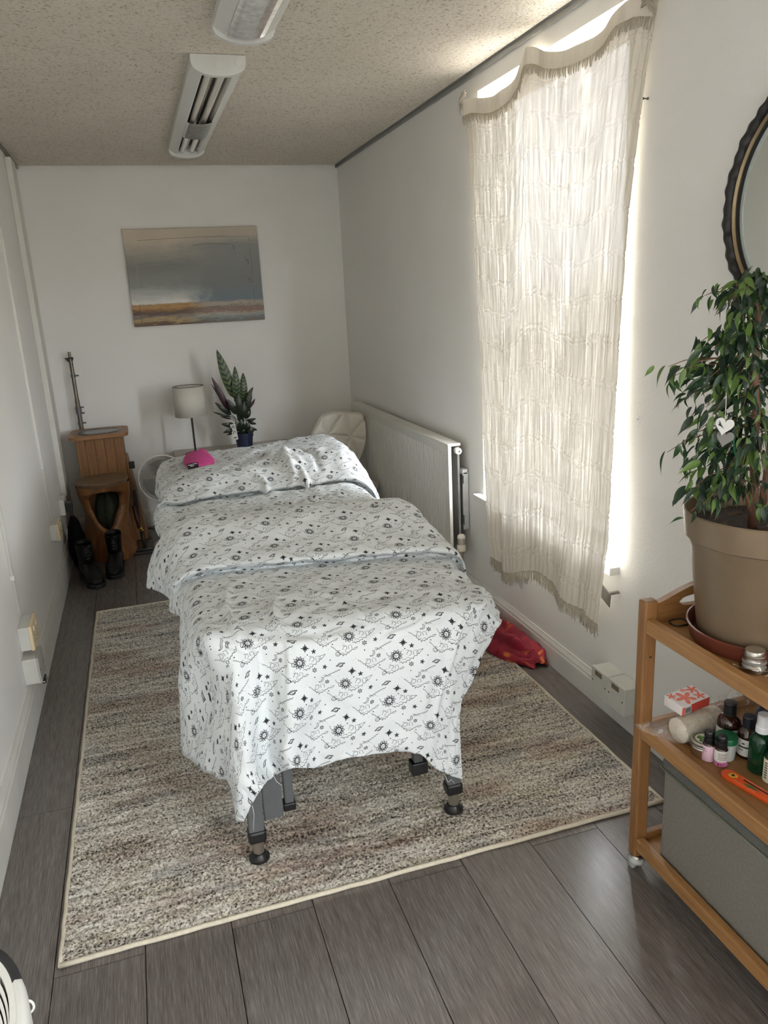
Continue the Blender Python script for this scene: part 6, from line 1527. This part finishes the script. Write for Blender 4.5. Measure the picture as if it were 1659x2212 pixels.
tag(mk('power_plug', B().box(LX+.030, LX+.070, 4.80, 4.845, .35, .40).tube([(LX+.06, 4.82, .355), (LX+.075, 4.815, .30), (LX+.06, 4.80, .22), (LX+.045, 4.78, .2)], .0035, 7), m_blk, bevel=.004), 'black power plug with lead in the far left-wall socket', 'plug')
q = PX(91, 1467, LX+.017)
kb = thing('cable_clip', 'tiny black and white clip block on the left skirting board', 'clip', tuple(q))
mk('clip_body', BX(LX+.014, LX+.034, q.y-.016, q.y+.016, q.z-.014, q.z+.014), m_blk, parent=kb, bevel=.003)
mk('clip_face', BX(LX+.033, LX+.0352, q.y-.011, q.y+.011, q.z-.009, q.z+.010), m_lwh, parent=kb)
b = B()
for dy in (-.006, 0, .006): b.box(LX+.035, LX+.0358, q.y+dy-.0014, q.y+dy+.0014, q.z-.007, q.z+.008)
mk('clip_marks', b, m_blk, parent=kb)
mk('clip_side', BX(LX+.018, LX+.030, q.y-.0168, q.y-.0158, q.z-.008, q.z-.003), m_lwh, parent=kb)

# ------------------------------------------------------------------ fan heater, bottom left
hcx, hcy, hz = -.478, 1.085, .40; hrx, hry = .178, .26
he = thing('fan_heater', 'white slotted fan heater with black rear rim standing by the left wall', 'heater', (-.46, 1.05, 0))
m_hw_ = pm('white_heater_plastic', (226, 226, 220), .35, var=.02); m_hb = pm('charcoal_plastic', (44, 47, 48), .5, var=.08, bmp=.1, bs=400)
hcx, hcy, hz, hrx, hry = -.418, 1.062, .418, .122, .245
def ell(f, z, a): return (hcx + hrx*f*math.cos(a), hcy + hry*f*math.sin(a), z)
def ring(a0_, a1_, prof, n=60):
    b = B(); m_ = len(prof)
    for i in range(n+1):
        a = a0_ + (a1_-a0_)*i/n
        for f, z in prof: b.v.append(ell(f, z, a))
    for i in range(n):
        for k in range(m_-1): b.f.append((i*m_+k, (i+1)*m_+k, (i+1)*m_+k+1, i*m_+k+1))
    return b
mk('rear_casing', ring(math.radians(33), math.radians(176), [(.86, hz+.012), (.90, hz+.014), (.98, hz+.002), (1.0, hz-.02), (.98, hz-.13)]), m_hb, parent=he, smooth=True)
mk('front_casing', ring(math.radians(-184), math.radians(35), [(.86, hz+.0115), (.90, hz+.0135), (.979, hz+.0015), (.999, hz-.02), (.979, hz-.13)]), m_hw_, parent=he, smooth=True)
mk('lower_body', ring(0, 2*math.pi, [(.97, hz-.128), (.95, .03), (.90, .0), (0, 0)], 80), m_hw_, parent=he, smooth=True)
mk('inner_shadow_plate', ring(0, 2*math.pi, [(.87, hz-.022), (0.0, hz-.022)], 60), pm('dark_heater_interior', (58, 60, 64), .5), parent=he)
gr = mk('grille_rim', ring(0, 2*math.pi, [(.87, hz-.006), (.865, hz+.013), (.79, hz+.013), (.785, hz-.006)], 80), m_hw_, parent=he, smooth=False)
for k in range(1, 20):
    pts = []
    for a in np.linspace(math.radians(6), math.radians(174), 40):
        x, y = hcx + hrx*.80*math.cos(a), hcy + hry*.80*math.sin(a) - k*.0215
        if ((x-hcx)/hrx)**2 + ((y-hcy)/hry)**2 < .80**2 + .01: pts.append((x, y))
    if len(pts) < 4: continue
    b = B(); w_ = .0068; vs = []
    for i, (x, y) in enumerate(pts): vs += [(x, y-w_, hz+.011), (x, y+w_, hz+.011), (x, y+w_, hz-.004), (x, y-w_, hz-.004)]
    fs = [(0, 1, 2, 3)]
    for i in range(len(pts)-1):
        for q_ in range(4): fs.append((i*4+q_, (i+1)*4+q_, (i+1)*4+(q_+1) % 4, i*4+(q_+1) % 4))
    mk('grille_bar', b.add(vs, fs), m_hw_, parent=he)
for xr_ in (-.50, .0, .50):
    yy = hry*.80*math.sqrt(1 - (xr_/.80)**2)
    mk('grille_rib', BX(hcx+hrx*xr_-.006, hcx+hrx*xr_+.006, hcy-yy, hcy+yy, hz-.003, hz+.0115), m_hw_, parent=he)
lp_ = [PY(px, py, 1.19) for px, py in ((50, 2168), (56, 2163), (64, 2162), (71, 2167), (73, 2176), (69, 2184), (62, 2189), (56, 2192), (50, 2196))]
lp_ = [poly_at(lp_, k/40) for k in range(41)]
mk('cord_loop', B().tube(lp_, .0022, 8), m_hw_, parent=he, smooth=True)

# ------------------------------------------------------------------ red scarf by the skirting
m_sc, t, p = nt('red_gauze_scarf'); g = t.nodes.new('ShaderNodeTexCoord'); mp = t.nodes.new('ShaderNodeMapping'); t.links.new(g.outputs['UV'], mp.inputs[0]); mp.inputs['Scale'].default_value = (1, 1, 1)
nz_ = noise(t, mp.outputs[0], 3.2, 2, .5, .4)
col = ramp(t, nz_, [(.35, lin((118, 10, 34))), (.60, lin((146, 24, 46))), (.645, lin((190, 96, 48))), (.72, lin((202, 128, 62)))])
t.links.new(col, p.inputs['Base Color']); p.inputs['Roughness'].default_value = .75
sct = thing('red_scarf', 'crumpled red and orange gauze scarf on the floor against the right skirting board', 'scarf', (1.38, 2.82, 0))
# a crumpled heap: centre line along the skirting, cross-section with rolled folds
path = [(1.30, 3.16, .03), (1.385, 3.02, .06), (1.40, 2.90, .055), (1.36, 2.80, .075), (1.375, 2.70, .075), (1.40, 2.60, .05), (1.405, 2.555, .02)]
wid = [.045, .06, .055, .085, .085, .065, .03]
def ppath(u):
    x = u*(len(path)-1); i = min(int(x), len(path)-2); a = x-i; s = a*a*(3-2*a)
    p0, p1 = Vector(path[i]), Vector(path[i+1]); return p0.lerp(p1, s), wid[i]*(1-s) + wid[i+1]*s
uvc = []
b = B(); nu2, nv2 = 90, 60
for j in range(nv2+1):
    for i in range(nu2+1):
        u, v_ = i/nu2, j/nv2; c, w_ = ppath(u); h = c.z
        a = math.pi*(v_*1.12 - .06)
        fold = .16*math.sin(v_*19 + 5*mnoise.noise(Vector((u*3, v_*2, 1)))) + .30*mnoise.noise(Vector((u*7, v_*4, 2))) + .14*mnoise.noise(Vector((u*17, v_*9, 5)))
        rr = 1 + fold
        x = c.x - w_*math.cos(a)*rr*1.0; z = max(.003, h*(.10 + .95*math.sin(max(0, min(math.pi, a))))*rr)
        y = c.y + .02*mnoise.noise(Vector((u*9, v_*5, 8)))
        x = min(x, RX-.017); b.v.append((x, y, z)); uvc.append((u*2.2, v_*1.2))
for j in range(nv2):
    for i in range(nu2): a = j*(nu2+1)+i; b.f.append((a, a+1, a+nu2+2, a+nu2+1))
mk('scarf_cloth', b, m_sc, parent=sct, smooth=True, uv=uvc, solid=.0015)
# a rolled end lying toward the room
b = B(); uvc = []
for j in range(25):
    for i in range(41):
        u, v_ = i/40, j/24; a = v_*5.2
        q0, q1 = Vector((1.40, 2.60, .022)), Vector((1.30, 2.70, .020)); c = q0.lerp(q1, u); rr = .020 + .012*v_*(.5+.5*math.sin(u*3)) + .003*mnoise.noise(Vector((u*8, v_*5, 3)))
        dn = Vector((.7, .7, 0)); b.v.append(tuple(c + dn*(rr*math.cos(a)) + Vector((0, 0, max(-.018, rr*math.sin(a)))))); uvc.append((u*.7+.2, v_*.6))
for j in range(24):
    for i in range(40): a = j*41+i; b.f.append((a, a+1, a+42, a+41))
mk('scarf_fold', b, m_sc, parent=sct, smooth=True, uv=uvc)
